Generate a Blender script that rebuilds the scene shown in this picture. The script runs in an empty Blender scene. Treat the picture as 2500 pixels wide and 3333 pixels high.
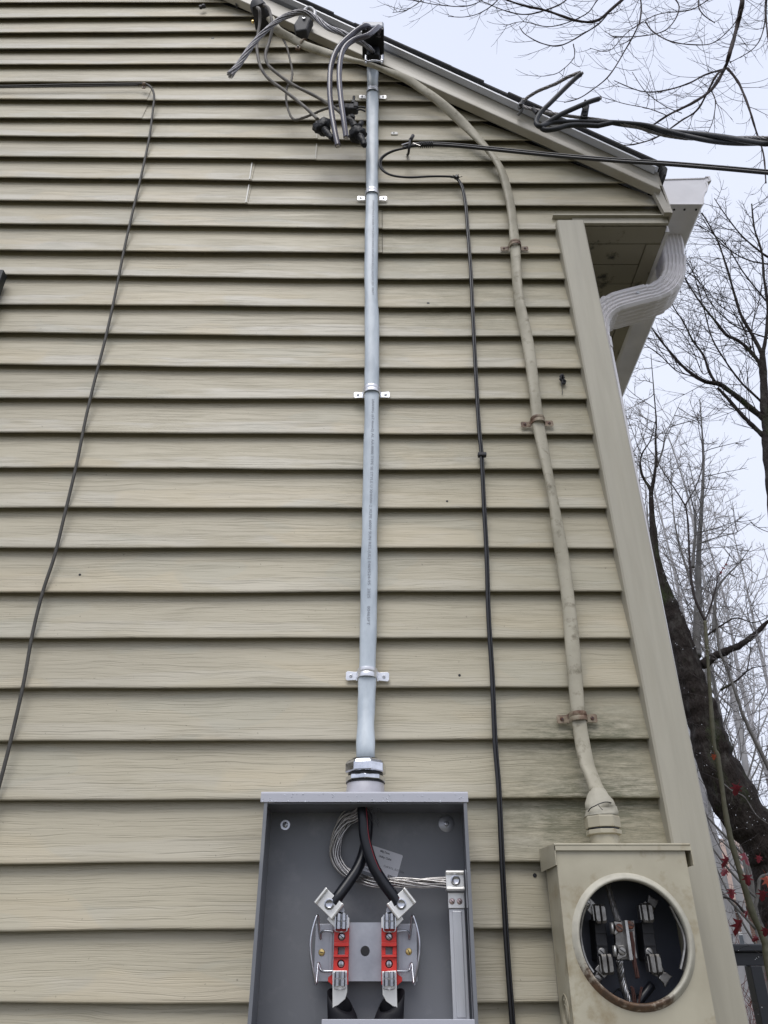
import bpy, bmesh, math, random
from mathutils import Vector, Matrix, Quaternion
random.seed(7)
R = math.radians
C = bpy.context.scene.collection
# ------------------------------------------------------------------ camera
F = 2504.0; PIT = 0.53581776; CD = 1.62783896; CZ = 1.59770305
sc = bpy.context.scene
cam_d = bpy.data.cameras.new('camera'); cam = bpy.data.objects.new('camera', cam_d); C.objects.link(cam)
cam.location = (0, -CD, CZ); cam.rotation_euler = (math.pi/2 + PIT, 0, 0)
cam_d.sensor_fit = 'HORIZONTAL'; cam_d.sensor_width = 36.0; cam_d.lens = F/2500*36.0
cam_d.clip_start = 0.05; cam_d.clip_end = 2000
sc.camera = cam
# ------------------------------------------------------------------ sky and sun
SUN_EL, SUN_AZ = R(58), R(-14)      # azimuth measured from -Y (behind the camera), negative = to the left
w = bpy.data.worlds.new('World'); sc.world = w; w.use_nodes = True
nt = w.node_tree; bg = nt.nodes['Background']
sky = nt.nodes.new('ShaderNodeTexSky'); sky.sky_type = 'NISHITA'; sky.sun_disc = False
sky.sun_elevation = SUN_EL; sky.sun_rotation = math.pi + SUN_AZ; sky.air_density = 1.5; sky.dust_density = 5
mx = nt.nodes.new('ShaderNodeMix'); mx.data_type = 'RGBA'; mx.inputs[0].default_value = 0.93
nt.links.new(sky.outputs[0], mx.inputs[6])
# soft cloud layer: slightly uneven pale overcast
tc = nt.nodes.new('ShaderNodeTexCoord'); nz = nt.nodes.new('ShaderNodeTexNoise'); nz.inputs['Scale'].default_value = 1.6
nz.inputs['Detail'].default_value = 3
cr = nt.nodes.new('ShaderNodeValToRGB')
cr.color_ramp.elements[0].position = .3; cr.color_ramp.elements[0].color = (6.5, 6.95, 8.4, 1)
cr.color_ramp.elements[1].position = .7; cr.color_ramp.elements[1].color = (7.3, 7.7, 8.9, 1)
nt.links.new(tc.outputs['Generated'], nz.inputs['Vector']); nt.links.new(nz.outputs[0], cr.inputs[0])
nt.links.new(cr.outputs[0], mx.inputs[7]); nt.links.new(mx.outputs[2], bg.inputs['Color'])
bg.inputs['Strength'].default_value = 0.11
sd = bpy.data.lights.new('sun', 'SUN'); sun = bpy.data.objects.new('sun', sd); C.objects.link(sun)
sd.energy = 1.5; sd.angle = R(34); sd.color = (1, .97, .93)
dv = Vector((math.sin(SUN_AZ)*math.cos(SUN_EL), -math.cos(SUN_AZ)*math.cos(SUN_EL), math.sin(SUN_EL)))
sun.rotation_euler = dv.to_track_quat('Z', 'Y').to_euler(); sun.location = (0, -5, 12)
sc.view_settings.view_transform = 'Standard'; sc.view_settings.look = 'None'
sc.view_settings.exposure = 0.20; sc.view_settings.gamma = 1.0; sc.view_settings.use_curve_mapping = False
sc.render.engine = 'CYCLES'
# ------------------------------------------------------------------ helpers
def U(u, v, y=0.0):
    a = (u-1250)/F; b = (1666.5-v)/F
    fy = math.cos(PIT)-b*math.sin(PIT); fz = math.sin(PIT)+b*math.cos(PIT)
    t = (y+CD)/fy
    return Vector((a*t, y, CZ+fz*t))
def UZ(u, v, z):
    a = (u-1250)/F; b = (1666.5-v)/F
    fy = math.cos(PIT)-b*math.sin(PIT); fz = math.sin(PIT)+b*math.cos(PIT)
    t = (z-CZ)/fz
    return Vector((a*t, -CD+fy*t, z))
def crop(pts, ox, oy, s, y=0.0, dy=None):
    """points read in an enlarged crop of the photograph -> points in the wall's plane at depth y"""
    out = []
    for p in pts:
        yy = p[2] if len(p) > 2 else y
        out.append(U(ox+p[0]/s, oy+p[1]/s, yy))
    return out
def smooth(pts, n=6):
    pts = [Vector(p) for p in pts]; o = []
    for i in range(len(pts)-1):
        p0 = pts[max(i-1, 0)]; p1 = pts[i]; p2 = pts[i+1]; p3 = pts[min(i+2, len(pts)-1)]
        for j in range(n):
            t = j/n
            o.append(0.5*((2*p1)+(p2-p0)*t+(2*p0-5*p1+4*p2-p3)*t*t+(3*p1-p0-3*p2+p3)*t**3))
    o.append(pts[-1]); return o
def frames(path, up0=None):
    n = len(path); fr = []
    t0 = (path[1]-path[0]).normalized()
    a = Vector(up0) if up0 else (Vector((0, 1, 0)) if abs(t0.y) < .9 else Vector((1, 0, 0)))
    a = (a-t0*a.dot(t0)).normalized()
    for i in range(n):
        t = (path[min(i+1, n-1)]-path[max(i-1, 0)])
        t = t.normalized() if t.length > 1e-9 else t0
        a = (a-t*a.dot(t))
        a = a.normalized() if a.length > 1e-6 else Vector((1, 0, 0))
        fr.append((t, a, t.cross(a))); t0 = t
    return fr
class MB:
    def __init__(s): s.v = []; s.f = []; s.uv = None
    def add(s, vs, fs):
        o = len(s.v); s.v += [Vector(p) for p in vs]; s.f += [tuple(i+o for i in f) for f in fs]; return s
    def box(s, x0, x1, y0, y1, z0, z1, M=None):
        vs = [Vector((x, y, z)) for z in (z0, z1) for y in (y0, y1) for x in (x0, x1)]
        if M: vs = [M @ p for p in vs]
        return s.add(vs, [(0, 2, 3, 1), (4, 5, 7, 6), (0, 1, 5, 4), (2, 6, 7, 3), (0, 4, 6, 2), (1, 3, 7, 5)])
    def prism(s, poly, y0, y1, M=None):
        """polygon in x,z extruded along y"""
        n = len(poly); vs = [Vector((p[0], y0, p[1])) for p in poly]+[Vector((p[0], y1, p[1])) for p in poly]
        if M: vs = [M @ p for p in vs]
        return s.add(vs, [tuple(range(n)), tuple(range(2*n-1, n-1, -1))]+[(i, i+n, (i+1) % n+n, (i+1) % n) for i in range(n)])
    def bprism(s, poly, y0, y1, b=.001, M=None):
        """prism with a chamfered front edge (front = y0)"""
        cx = sum(p[0] for p in poly)/len(poly); cz = sum(p[1] for p in poly)/len(poly); n = len(poly)
        ins = []
        for p in poly:
            d = Vector((p[0]-cx, p[1]-cz)); L = d.length; d = d*(max(L-b*1.4, L*.5)/L); ins.append((cx+d.x, cz+d.y))
        vs = [Vector((p[0], y0, p[1])) for p in ins]+[Vector((p[0], y0+b, p[1])) for p in poly]+[Vector((p[0], y1, p[1])) for p in poly]
        if M: vs = [M @ p for p in vs]
        f = [tuple(range(n)), tuple(range(3*n-1, 2*n-1, -1))]
        for r in (0, n): f += [(i+r, i+n+r, (i+1) % n+n+r, (i+1) % n+r) for i in range(n)]
        return s.add(vs, f)
    def tube(s, path, r, sides=8, prof=None, cap=True, up0=None, twist=None):
        path = [Vector(p) for p in path]; n = len(path); fr = frames(path, up0); vs = []
        P = prof or [(math.cos(2*math.pi*k/sides), math.sin(2*math.pi*k/sides)) for k in range(sides)]
        m = len(P)
        for i in range(n):
            rr = r(i/(n-1)) if callable(r) else (r[i] if isinstance(r, list) else r)
            t, a, b = fr[i]
            tw = twist(i/(n-1)) if twist else 0
            ct, st = math.cos(tw), math.sin(tw)
            for p in P:
                if isinstance(rr, tuple): px, py = p[0]*rr[0], p[1]*rr[1]
                else: px, py = p[0]*rr, p[1]*rr
                px, py = px*ct-py*st, px*st+py*ct
                vs.append(path[i]+a*px+b*py)
        fs = [(i*m+k, i*m+(k+1) % m, (i+1)*m+(k+1) % m, (i+1)*m+k) for i in range(n-1) for k in range(m)]
        if cap: fs += [tuple(range(m-1, -1, -1)), tuple((n-1)*m+k for k in range(m))]
        return s.add(vs, fs)
    def lathe(s, prof, c, axis='Z', sides=24, M=None, sx=1, sy=1):
        """prof: list of (radius, height)"""
        vs = []; m = sides
        for r, h in prof:
            for k in range(m):
                a = 2*math.pi*k/m
                q = Vector((r*math.cos(a)*sx, r*math.sin(a)*sy, h))
                if axis == 'Y': q = Vector((q.x, -q.z, q.y))
                if M: q = M @ q
                vs.append(Vector(c)+q)
        n = len(prof)
        fs = [(i*m+k, i*m+(k+1) % m, (i+1)*m+(k+1) % m, (i+1)*m+k) for i in range(n-1) for k in range(m)]
        fs += [tuple(range(m-1, -1, -1)), tuple((n-1)*m+k for k in range(m))]
        return s.add(vs, fs)
LOC = {}
def tag(o, label=None, cat=None, group=None, kind=None):
    if label: o['label'] = label
    if cat: o['category'] = cat
    if group: o['group'] = group
    if kind: o['kind'] = kind
    return o
def thing(name, label, cat, loc, group=None):
    o = bpy.data.objects.new(name, None); C.objects.link(o); o.empty_display_size = .05
    o.location = Vector(loc); LOC[o] = Vector(loc); return tag(o, label, cat, group)
def part(mb, name, mat, parent=None, smooth_=False, kind=None, label=None, bevel=0, auto=False):
    if parent is None:
        xs = [p.x for p in mb.v]; ys = [p.y for p in mb.v]; zs = [p.z for p in mb.v]
        L = Vector(((min(xs)+max(xs))/2, (min(ys)+max(ys))/2, min(zs)))
    else: L = LOC[parent]
    me = bpy.data.meshes.new(name)
    me.from_pydata([tuple(p-L) for p in mb.v], [], mb.f); me.update()
    if mb.uv:
        uvl = me.uv_layers.new(name='UVMap')
        for lp in me.loops: uvl.data[lp.index].uv = mb.uv[lp.vertex_index]
    bm = bmesh.new(); bm.from_mesh(me); bmesh.ops.recalc_face_normals(bm, faces=bm.faces); bm.to_mesh(me); bm.free()
    me.materials.append(mat)
    o = bpy.data.objects.new(name, me); C.objects.link(o); o.parent = parent
    LOC[o] = L
    if parent is None: o.location = L
    if smooth_:
        me.polygons.foreach_set('use_smooth', [True]*len(me.polygons))
        if auto: me.set_sharp_from_angle(angle=R(38))
    if bevel:
        b = o.modifiers.new('bevel', 'BEVEL'); b.width = bevel; b.segments = 2; b.limit_method = 'ANGLE'; b.angle_limit = R(40)
    if kind: o['kind'] = kind
    if label: o['label'] = label
    return o
def copy_tree(o, parent=None):
    c = o.copy(); C.objects.link(c); c.parent = parent
    for ch in list(o.children): copy_tree(ch, c)
    return c
# ------------------------------------------------------------------ materials
def new_mat(name):
    m = bpy.data.materials.new(name); m.use_nodes = True; return m, m.node_tree, m.node_tree.nodes['Principled BSDF']
def N(t, kind, **kw):
    n = t.nodes.new(kind)
    for k, v in kw.items():
        if k.startswith('i_'): n.inputs[k[2:].replace('_', ' ')].default_value = v
        else: setattr(n, k, v)
    return n
def mth(t, op, a, b=None, c=None, clamp=False):
    n = t.nodes.new('ShaderNodeMath'); n.operation = op; n.use_clamp = clamp
    for i, x in enumerate((a, b, c)):
        if x is None: continue
        if isinstance(x, (int, float)): n.inputs[i].default_value = x
        else: t.links.new(x, n.inputs[i])
    return n.outputs[0]
def ramp(t, fac, a, b, ca=(0, 0, 0, 1), cb=(1, 1, 1, 1)):
    n = t.nodes.new('ShaderNodeValToRGB'); e = n.color_ramp.elements
    e[0].position = a; e[1].position = b; e[0].color = ca; e[1].color = cb
    t.links.new(fac, n.inputs[0]); return n.outputs[0]
def mixc(t, fac, a, b, mode='MIX'):
    n = t.nodes.new('ShaderNodeMix'); n.data_type = 'RGBA'; n.blend_type = mode
    for i, x in ((0, fac), (6, a), (7, b)):
        if isinstance(x, (int, float)): n.inputs[i].default_value = x
        elif isinstance(x, tuple): n.inputs[i].default_value = x if len(x) == 4 else (*x, 1)
        else: t.links.new(x, n.inputs[i])
    return n.outputs[2]
def noise(t, vec, scale, detail=3, rough=.55, dist=0):
    n = t.nodes.new('ShaderNodeTexNoise'); n.inputs['Scale'].default_value = scale; n.inputs['Detail'].default_value = detail
    n.inputs['Roughness'].default_value = rough; n.inputs['Distortion'].default_value = dist
    if vec is not None: t.links.new(vec, n.inputs['Vector'])
    return n.outputs[0]
def scaled(t, vec, s, off=(0, 0, 0)):
    n = t.nodes.new('ShaderNodeMapping'); n.inputs['Scale'].default_value = s; n.inputs['Location'].default_value = off
    t.links.new(vec, n.inputs['Vector']); return n.outputs[0]
def bump(t, b, h, strength=.3, dist=.002):
    n = t.nodes.new('ShaderNodeBump'); n.inputs['Strength'].default_value = strength; n.inputs['Distance'].default_value = dist
    t.links.new(h, n.inputs['Height']); t.links.new(n.outputs[0], b.inputs['Normal'])
def mat(name, col, rough=.5, metal=0, col2=None, sc1=40, amt=(.35, .7), stretch=(1, 1, 1), bmp=0, bsc=200, bd=.001,
        col3=None, sc3=8, amt3=(.55, .7), coat=0, spec=.5):
    m, t, b = new_mat(name)
    pos = N(t, 'ShaderNodeNewGeometry').outputs['Position']
    c = (*col, 1)
    b.inputs['Roughness'].default_value = rough; b.inputs['Metallic'].default_value = metal
    b.inputs['Specular IOR Level'].default_value = spec
    if coat: b.inputs['Coat Weight'].default_value = coat; b.inputs['Coat Roughness'].default_value = .15
    vec = scaled(t, pos, stretch)
    out = c
    if col2: out = mixc(t, ramp(t, noise(t, vec, sc1, 4), *amt), c, (*col2, 1))
    if col3: out = mixc(t, ramp(t, noise(t, scaled(t, vec, (1, 1, 1), (3.3, 1.7, 5.1)), sc3, 5, .65), *amt3), out, (*col3, 1))
    if isinstance(out, tuple): b.inputs['Base Color'].default_value = out
    else: t.links.new(out, b.inputs['Base Color'])
    if bmp:
        bump(t, b, noise(t, vec, bsc, 3), bmp, bd)
    return m
# ------------------------------------------------------------------ siding material
def siding_mat():
    m, t, b = new_mat('vinyl_siding')
    uv = N(t, 'ShaderNodeUVMap').outputs[0]; sx = N(t, 'ShaderNodeSeparateXYZ'); t.links.new(uv, sx.inputs[0])
    x, kv = sx.outputs[0], sx.outputs[1]
    k = mth(t, 'FLOOR', kv); fr = mth(t, 'FRACT', kv)
    zz = mth(t, 'MULTIPLY', kv, .1143)
    def vec(ax, az, koff, warp=0):
        cx = N(t, 'ShaderNodeCombineXYZ')
        t.links.new(mth(t, 'ADD', mth(t, 'MULTIPLY', x, ax), mth(t, 'MULTIPLY', k, koff)), cx.inputs[0])
        t.links.new(mth(t, 'MULTIPLY', zz, az), cx.inputs[1])
        t.links.new(mth(t, 'MULTIPLY', k, 3.17), cx.inputs[2]); return cx.outputs[0]
    wv = noise(t, vec(4.5, 16, 7.3), 1, 2)
    zz0 = zz
    zz = mth(t, 'ADD', zz0, mth(t, 'MULTIPLY', wv, .024))
    g1 = noise(t, vec(4.6, 390, 5.1), 1, 2.5, .6)
    g2 = noise(t, vec(9, 480, 2.7), 1, 2, .6)
    zz = zz0
    lines = ramp(t, g1, .32, .47)          # 0 in the embossed grooves
    fine = ramp(t, g2, .25, .55)
    pos = N(t, 'ShaderNodeNewGeometry').outputs['Position']
    base = (.475, .43, .318, 1)
    tone = mixc(t, ramp(t, noise(t, vec(1.1, 5, 1.9), 1, 3), .35, .65), base, (.43, .39, .292, 1))
    # chalky wash, with sky sheen painted in, on the lower part of the boards
    low = mth(t, 'SUBTRACT', mth(t, 'ADD', .42, mth(t, 'MULTIPLY', noise(t, vec(2.2, 3, 11.3), 1, 2), .55)), mth(t, 'ADD', mth(t, 'MULTIPLY', fr, 1.0), .33))
    chalk_sheen = mth(t, 'MULTIPLY', ramp(t, low, .0, .05), ramp(t, noise(t, vec(5, 20, 4.4), 1, 3), .40, .55))
    pz_ = N(t, 'ShaderNodeSeparateXYZ'); t.links.new(pos, pz_.inputs[0])
    chalk_sheen = mth(t, 'MULTIPLY', chalk_sheen, ramp(t, mth(t, 'MULTIPLY', pz_.outputs[2], .2), .42, .60, (.35, .35, .35, 1)))
    tone = mixc(t, mth(t, 'MULTIPLY', chalk_sheen, .38), tone, (.62, .60, .55, 1))
    # tan drying patches with a soft rim
    tan = ramp(t, noise(t, vec(2.3, 5.5, 21.7), 1, 1.5), .560, .580)
    tan = mth(t, 'MULTIPLY', tan, ramp(t, fr, .42, .60, (1, 1, 1, 1), (.15, .15, .15, 1)))
    tone = mixc(t, mth(t, 'MULTIPLY', tan, .40), tone, (.55, .47, .32, 1))
    tan2 = ramp(t, noise(t, vec(3.1, 9, 31.7), 1, 1), .62, .635)
    tone = mixc(t, mth(t, 'MULTIPLY', tan2, .25), tone, (.40, .40, .33, 1))
    # grime in the grooves
    tone = mixc(t, mth(t, 'MULTIPLY', mth(t, 'MULTIPLY', mth(t, 'SUBTRACT', 1, lines), ramp(t, noise(t, vec(1.3, 14, 13.1), 1, 2), .3, .62)), .36), tone, (.17, .155, .12, 1))
    tone = mixc(t, mth(t, 'MULTIPLY', mth(t, 'SUBTRACT', 1, fine), .12), tone, (.2, .18, .14, 1))
    # mildew: patches round the old cable and meter, and a film towards the corner
    def blob(c, r, s=(1, 1, 1)):
        mp = scaled(t, pos, s, tuple(-c[i]*s[i] for i in range(3)))
        l = N(t, 'ShaderNodeVectorMath', operation='LENGTH'); t.links.new(mp, l.inputs[0])
        return mth(t, 'SUBTRACT', 1, mth(t, 'DIVIDE', l.outputs['Value'], r), clamp=True)
    mold = noise(t, scaled(t, pos, (.55, 1, 3.2)), 34, 6, .8)
    for c, r, s, a in (((.42, 0, 1.87), .26, (1, 1, 1.7), 2.1), ((.43, 0, 2.02), .24, (1, 1, 2.5), 1.9), ((.25, 0, 4.02), .24, (1, 1, 2.5), 1.0),
                       ((.33, 0, 3.95), .3, (1, 1, 2.5), .8), ((.05, 0, 3.6), .35, (1, 1, 1), .5), ((.50, 0, 2.9), .12, (1, 1, .35), .7),
                       ((.2, 0, 3.25), .25, (1, 1, 2), .6), ((.15, 0, 2.7), .3, (1, 1, 1.6), .35), ((.40, 0, 3.3), .4, (1, 1, 1.2), .5), ((-.08, 0, 2.55), .12, (1, 1, .3), .35)):
        f = mth(t, 'MULTIPLY', mth(t, 'MULTIPLY', blob(c, r, s), a), ramp(t, mold, .34, .66), clamp=True)
        tone = mixc(t, f, tone, (.115, .115, .07, 1))
    # thin brown-green film on the right part and the upper courses
    sp = N(t, 'ShaderNodeSeparateXYZ'); t.links.new(pos, sp.inputs[0])
    film = mth(t, 'MULTIPLY', ramp(t, sp.outputs[0], -.25, .35), .48)
    film = mth(t, 'MULTIPLY', film, ramp(t, noise(t, scaled(t, pos, (1, 1, 3)), 3, 4), .2, .6))
    tone = mixc(t, film, tone, (.26, .235, .155, 1))
    # dark specks
    spk = ramp(t, noise(t, pos, 130, 2), .735, .76)
    tone = mixc(t, mth(t, 'MULTIPLY', spk, .5), tone, (.1, .09, .07, 1))
    t.links.new(tone, b.inputs['Base Color']); b.inputs['Roughness'].default_value = .48
    b.inputs['Specular IOR Level'].default_value = .45
    h = mth(t, 'ADD', mth(t, 'MULTIPLY', lines, 1.0), mth(t, 'MULTIPLY', fine, .35))
    bump(t, b, h, .5, .0011)
    return m
M_SID = siding_mat()
M_TRIM = mat('beige_trim', (.405, .38, .305), .5, col2=(.365, .342, .275), sc1=9, bmp=.22, bsc=34, bd=.0012, stretch=(7, 7, .5), col3=(.34, .315, .245), sc3=2.2, amt3=(.5, .8))
M_RAKE = mat('rake_metal', (.42, .395, .34), .42, col2=(.33, .30, .235), sc1=4, amt=(.4, .75), stretch=(1, 1, 2), bmp=.05, bsc=30)
M_DRIP = mat('drip_edge_metal', (.60, .62, .68), .35, col2=(.50, .51, .54), sc1=7, spec=.6)
M_SHIN = mat('asphalt_shingle', (.035, .035, .038), .9, col2=(.07, .068, .065), sc1=160, bmp=.6, bsc=350, bd=.002)
M_SOFF = mat('soffit_metal', (.31, .285, .225), .55, col2=(.27, .25, .2), sc1=6, col3=(.03, .03, .028), sc3=11, amt3=(.56, .66), bmp=.1, bsc=40)
M_GUT = mat('white_gutter', (.78, .77, .80), .38, col2=(.60, .595, .62), sc1=6, spec=.5)
M_DOWN = mat('white_downspout', (.74, .72, .74), .55, col2=(.70, .68, .69), sc1=14, amt=(.4, .8))
M_BLKE = mat('dark_seam', (.06, .055, .045), .8)
M_DARK = mat('dark_underside', (.03, .03, .03), .9)
# ------------------------------------------------------------------ house
house = thing('house', 'beige vinyl sided gable end of a house with a grey metal roof edge', 'house', (0, .3, 0))
E_ = .1143
ZL = [3261, 3028, 2808, 2603, 2410, 2238, 2074, 1925, 1779, 1650, 1520, 1405, 1292, 1186, 1082, 989, 894, 814, 730, 654, 579, 510, 443, 383, 322, 264, 206, 155, 102, 54, 8]
ZR = [3262, 3018, 2801, 2596, 2404, 2233, 2075, 1923, 1781, 1650, 1525, 1411, 1297, 1196, 1092, 997, 906, 823, 744, 667, 593, 521, 454, 390, 327, 262, 204, 150, 96, 47, 11]
rw = random.Random(3)
WOB = [(rw.uniform(0, 6), rw.uniform(1.2, 2.6), rw.uniform(0, 6), rw.uniform(3, 6)) for _ in range(80)]
def zedge(k, x):
    if 0 <= k <= 29:
        l = U(250, ZL[k]); r = U(1300, ZR[k]); t = min(max((x-l.x)/(r.x-l.x), -.4), 1)
        z = l.z+(r.z-l.z)*t
    else: z = 1.55+k*E_ + (0 if k < 0 else -.004)
    a = WOB[k+10]
    return z+.0011*math.sin(a[0]+x*a[1]*2)+.0005*math.sin(a[2]+x*a[3]*3)
RX, RZ, RS = .161, 4.3178, .80          # a point on the rake's lower edge and its slope
AL = math.atan(RS); DX, DZ = math.cos(AL), -math.sin(AL); NX, NZ = math.sin(AL), math.cos(AL)
def S(s, n): return (RX+s*DX+n*NX, RZ+s*DZ+n*NZ)
def ST(s, n): return S(s, n-.024*s)
def se(n, x): return (x-RX-n*NX)/DX
def xrake(z): return RX+(RZ-z)/RS
RIDGE_X = -1.75
ZRIDGE = RZ+(RX-RIDGE_X)*RS
def postL(z): return .5418+(3.6181-z)*.0087
def postR(z): return .6278+(3.6123-z)*.0046
# solid wall behind the boards
wm = MB(); wl = RIDGE_X-(postR(2)-.02-RIDGE_X)
wm.prism([(wl, .0), (.60, .0), (.60, 3.64), (.90, 3.66), (.90, 3.76), (RIDGE_X, ZRIDGE+.03), (wl-.3, 3.7), (wl, 3.64)], .0245, .16)
part(wm, 'wall', M_SID, house)
sw = MB(); sw.box(.50, .595, .161, 7, 0, 3.63); part(sw, 'wall', M_SID, house)
fd = MB(); fd.box(wl-.01, .615, .012, .2, -.2, .45); part(fd, 'foundation', mat('concrete', (.35, .34, .32), .85, col2=(.25, .24, .23), sc1=12, bmp=.4), house)
def board(k, x0, x1, yo=0.0, zmin=None, nx=None):
    mb = MB(); mb.uv = []
    W = x1-x0; n = nx or max(2, int(W/.06))
    prof = [(1.33, .0235), (1.02, .0205), (.75, .0150), (.4, .0085), (.06, .0018), (.015, .0004), (0, .0009), (-.012, .0026), (-.004, .0044), (.10, .0060), (.36, .0115)]
    rows = []
    for i in range(n+1):
        col = []
        for (fz, y) in prof:
            def at(x):
                zb = zedge(k, x); zt = zedge(k+1, x)
                z = zb+(zt-zb)*min(fz, 1.0)+max(fz-1, 0)*E_
                if zmin is not None: z = max(z, zmin)
                return z
            xx = x0+W*i/n; z = at(xx)
            lim = 1e9
            if k >= 18: lim = min(xrake(z)+.035, .902)
            if xx > lim: xx = lim; 
            col.append((xx, y+yo, z, fz))
        rows.append(col)
    m = len(prof)
    for col in rows:
        for (x, y, z, fz) in col:
            mb.v.append(Vector((x, y, z))); mb.uv.append((x, k+60+min(max(fz, .002), .998)))
    for i in range(n):
        for j in range(m-1): mb.f.append((i*m+j, (i+1)*m+j, (i+1)*m+j+1, i*m+j+1))
    mb.f.append((4, 5, 6, 7, 8)); mb.f.append(tuple(n*m+j for j in (8, 7, 6, 5, 4)))
    return part(mb, 'clapboard', M_SID, house, smooth_=True, auto=True)
XLEFT = -3.3
seams = {}
def seam(u, v, ks):
    for k in ks: seams.setdefault(k, []).append(U(u, v).x)
seam(806, 665, (19,)); seams[20] = [U(812, 640).x]
seam(1029, 530, (21, 22)); seam(1245, 830, (17, 18)); seam(462, 385, (23, 24))
for k in (2, 3, 6, 7, 10, 11, 14, 15): seams.setdefault(k, []).insert(0, -1.9-.37*(k % 4))
for k in range(-4, 42):
    zb = 1.55+k*E_
    if zb > ZRIDGE-.1: break
    xr = postL(zb)+.012 if k <= 18 else min(xrake(zb)+.035, .902)
    xl = XLEFT
    cuts = [xl]+sorted(seams.get(k, []))+[xr]
    for i in range(len(cuts)-1):
        yo = -.0022 if (i % 2 == 0 and len(cuts) > 2) else 0
        board(k, cuts[i], cuts[i+1]+(.0 if yo else 0), yo)
board(18, postL(3.6)+.013, .902, 0, zmin=3.664)
# bright cut edges showing where two lengths of siding overlap
M_EDGE = mat('raw_vinyl_edge', (.72, .71, .66), .6)
def cut_edge(k, u0, u1, m, w_=.0012, proud=.004):
    x0 = U(u0, ZR[k+1]).x; x1 = U(u1, ZR[k]).x; za, zb_ = zedge(k+1, x0)-.006, zedge(k, x1)+.001
    q = MB(); q.add([Vector(p) for p in ((x1-w_, -proud, zb_), (x1+w_, -proud, zb_), (x0+w_, .0155-proud, za), (x0-w_, .0155-proud, za), (x1-w_, .004, zb_), (x1+w_, .004, zb_), (x0+w_, .024, za), (x0-w_, .024, za))],
      [(0, 1, 2, 3), (7, 6, 5, 4), (0, 4, 5, 1), (1, 5, 6, 2), (2, 6, 7, 3), (3, 7, 4, 0)])
    part(q, 'seam_edge', m, house)
cut_edge(20, 818, 812, M_EDGE, .0018); cut_edge(19, 808, 800, M_EDGE, .0018)
cut_edge(22, 1032, 1030, M_EDGE, .0008, .0026); cut_edge(21, 1029, 1027, M_EDGE, .0008, .0026)
cut_edge(18, 1244, 1244, M_BLKE, .0007, .0022); cut_edge(17, 1244, 1245, M_BLKE, .0007, .0022)
# corner post
cp = MB(); z0, z1 = .2, 3.618
vs = []
for z in (z0, z1):
    a, b_ = postL(z), postR(z)
    vs += [Vector((a, .018, z)), Vector((a, -.016, z)), Vector((a+.004, -.020, z)), Vector((b_-.004, -.020, z)), Vector((b_, -.016, z)), Vector((b_, .10, z)), Vector((a+.02, .10, z))]
n = 7
cp.add(vs, [(i, (i+1) % n, (i+1) % n+n, i+n) for i in range(n)]+[tuple(range(n)), tuple(range(2*n-1, n-1, -1))])
part(cp, 'corner_post', M_TRIM, house)
# boxed eave return: trim lip, frieze strip, end trim
q = MB(); q.box(.538, .9075, -.006, .012, 3.660, 3.664); part(q, 'return_trim', M_TRIM, house)
q = MB(); q.box(.60, .9035, .004, .014, 3.634, 3.6598); part(q, 'return_frieze', M_TRIM, house)
q = MB(); xb, zb = .9075, 3.6515
q.prism([(.868, 3.765), (.893, 3.785), (xb, 3.664), (xb, zb), (.886, zb)], -.022, -.006); q.prism([(.899, 3.80), (.906, 3.80), (xb+.006, zb), (xb, zb)], -.021, .03)
part(q, 'return_trim', M_RAKE, house, bevel=.0015)
# rake fascia with its lower moulding, drip edge, roof deck and shingles
SE = (.893-RX)/DX
def srect(s0, s1, n0, n1): return [S(s0, n0), S(s1, n0), S(s1, n1), S(s0, n1)]
sr = (RIDGE_X-RX)/DX
def cutrect(s0, n0, n1, x1):
    a, b_ = S(0, n0), S(0, n1)
    return [S(s0, n0), (x1, a[1]-(x1-a[0])*RS), (x1, b_[1]-(x1-b_[0])*RS), S(s0, n1)]
q = MB(); q.prism(cutrect(sr, .026, .082, .897), -.034, -.010); part(q, 'rake_board', M_RAKE, house, bevel=.002)
q = MB(); q.prism(cutrect(sr, .0, .024, .886), -.040, -.008); part(q, 'rake_moulding', M_RAKE, house, bevel=.003)
q = MB()
prof = [(.078, -.040), (.080, -.062), (.086, -.062), (.104, -.048), (.110, -.046), (.110, .05), (.085, .05), (.084, -.036)]
for (s_) in (0,): pass
vs = [Vector((ST(s, nn)[0], y, ST(s, nn)[1])) for s in (sr, se(.095, .900)) for (nn, y) in prof]; m = len(prof)
q.add(vs, [(i, (i+1) % m, (i+1) % m+m, i+m) for i in range(m)]+[tuple(range(m)), tuple(range(2*m-1, m-1, -1))])
part(q, 'drip_edge', M_DRIP, house)
S0_ = S; dk = [ST(sr, .086), ST(se(.086, .898), .086), ST(se(.108, .898), .1085), ST(sr, .1085)]
q = MB(); q.prism(dk, -.03, 7.2); q.prism([(2*RIDGE_X-p[0], p[1]) for p in dk], -.07, 7.2)
part(q, 'roof_deck', M_DARK, house)
rs = random.Random(11); s = se(.11, .912); i = 0
while s > sr:
    L = .143; j = rs.uniform(-.005, .004); th = rs.uniform(.006, .008)
    q = MB(); a, b_ = S(s-L*1.25, .1095), S(s, .1095+.004)
    seg = [(-.060+j, 2.0), (2.0, 7.2)]
    for (y0, y1) in seg:
        q.prism([ST(s-L*1.25, .1095), ST(s, .1105), ST(s+rs.uniform(-.003, .003), .1105+th), ST(s-L*1.25, .1085+th)], y0, y1-.001)
    part(q, 'shingle', M_SHIN, house)
    s -= L; i += 1
# drooping dark first shingle end over the gutter
q = MB(); q.prism([(.898, 3.790), (.904, 3.782), (.9145, 3.815), (.912, 3.826), (.900, 3.834)], -.060, -.02); part(q, 'shingle', M_SHIN, house)
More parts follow.
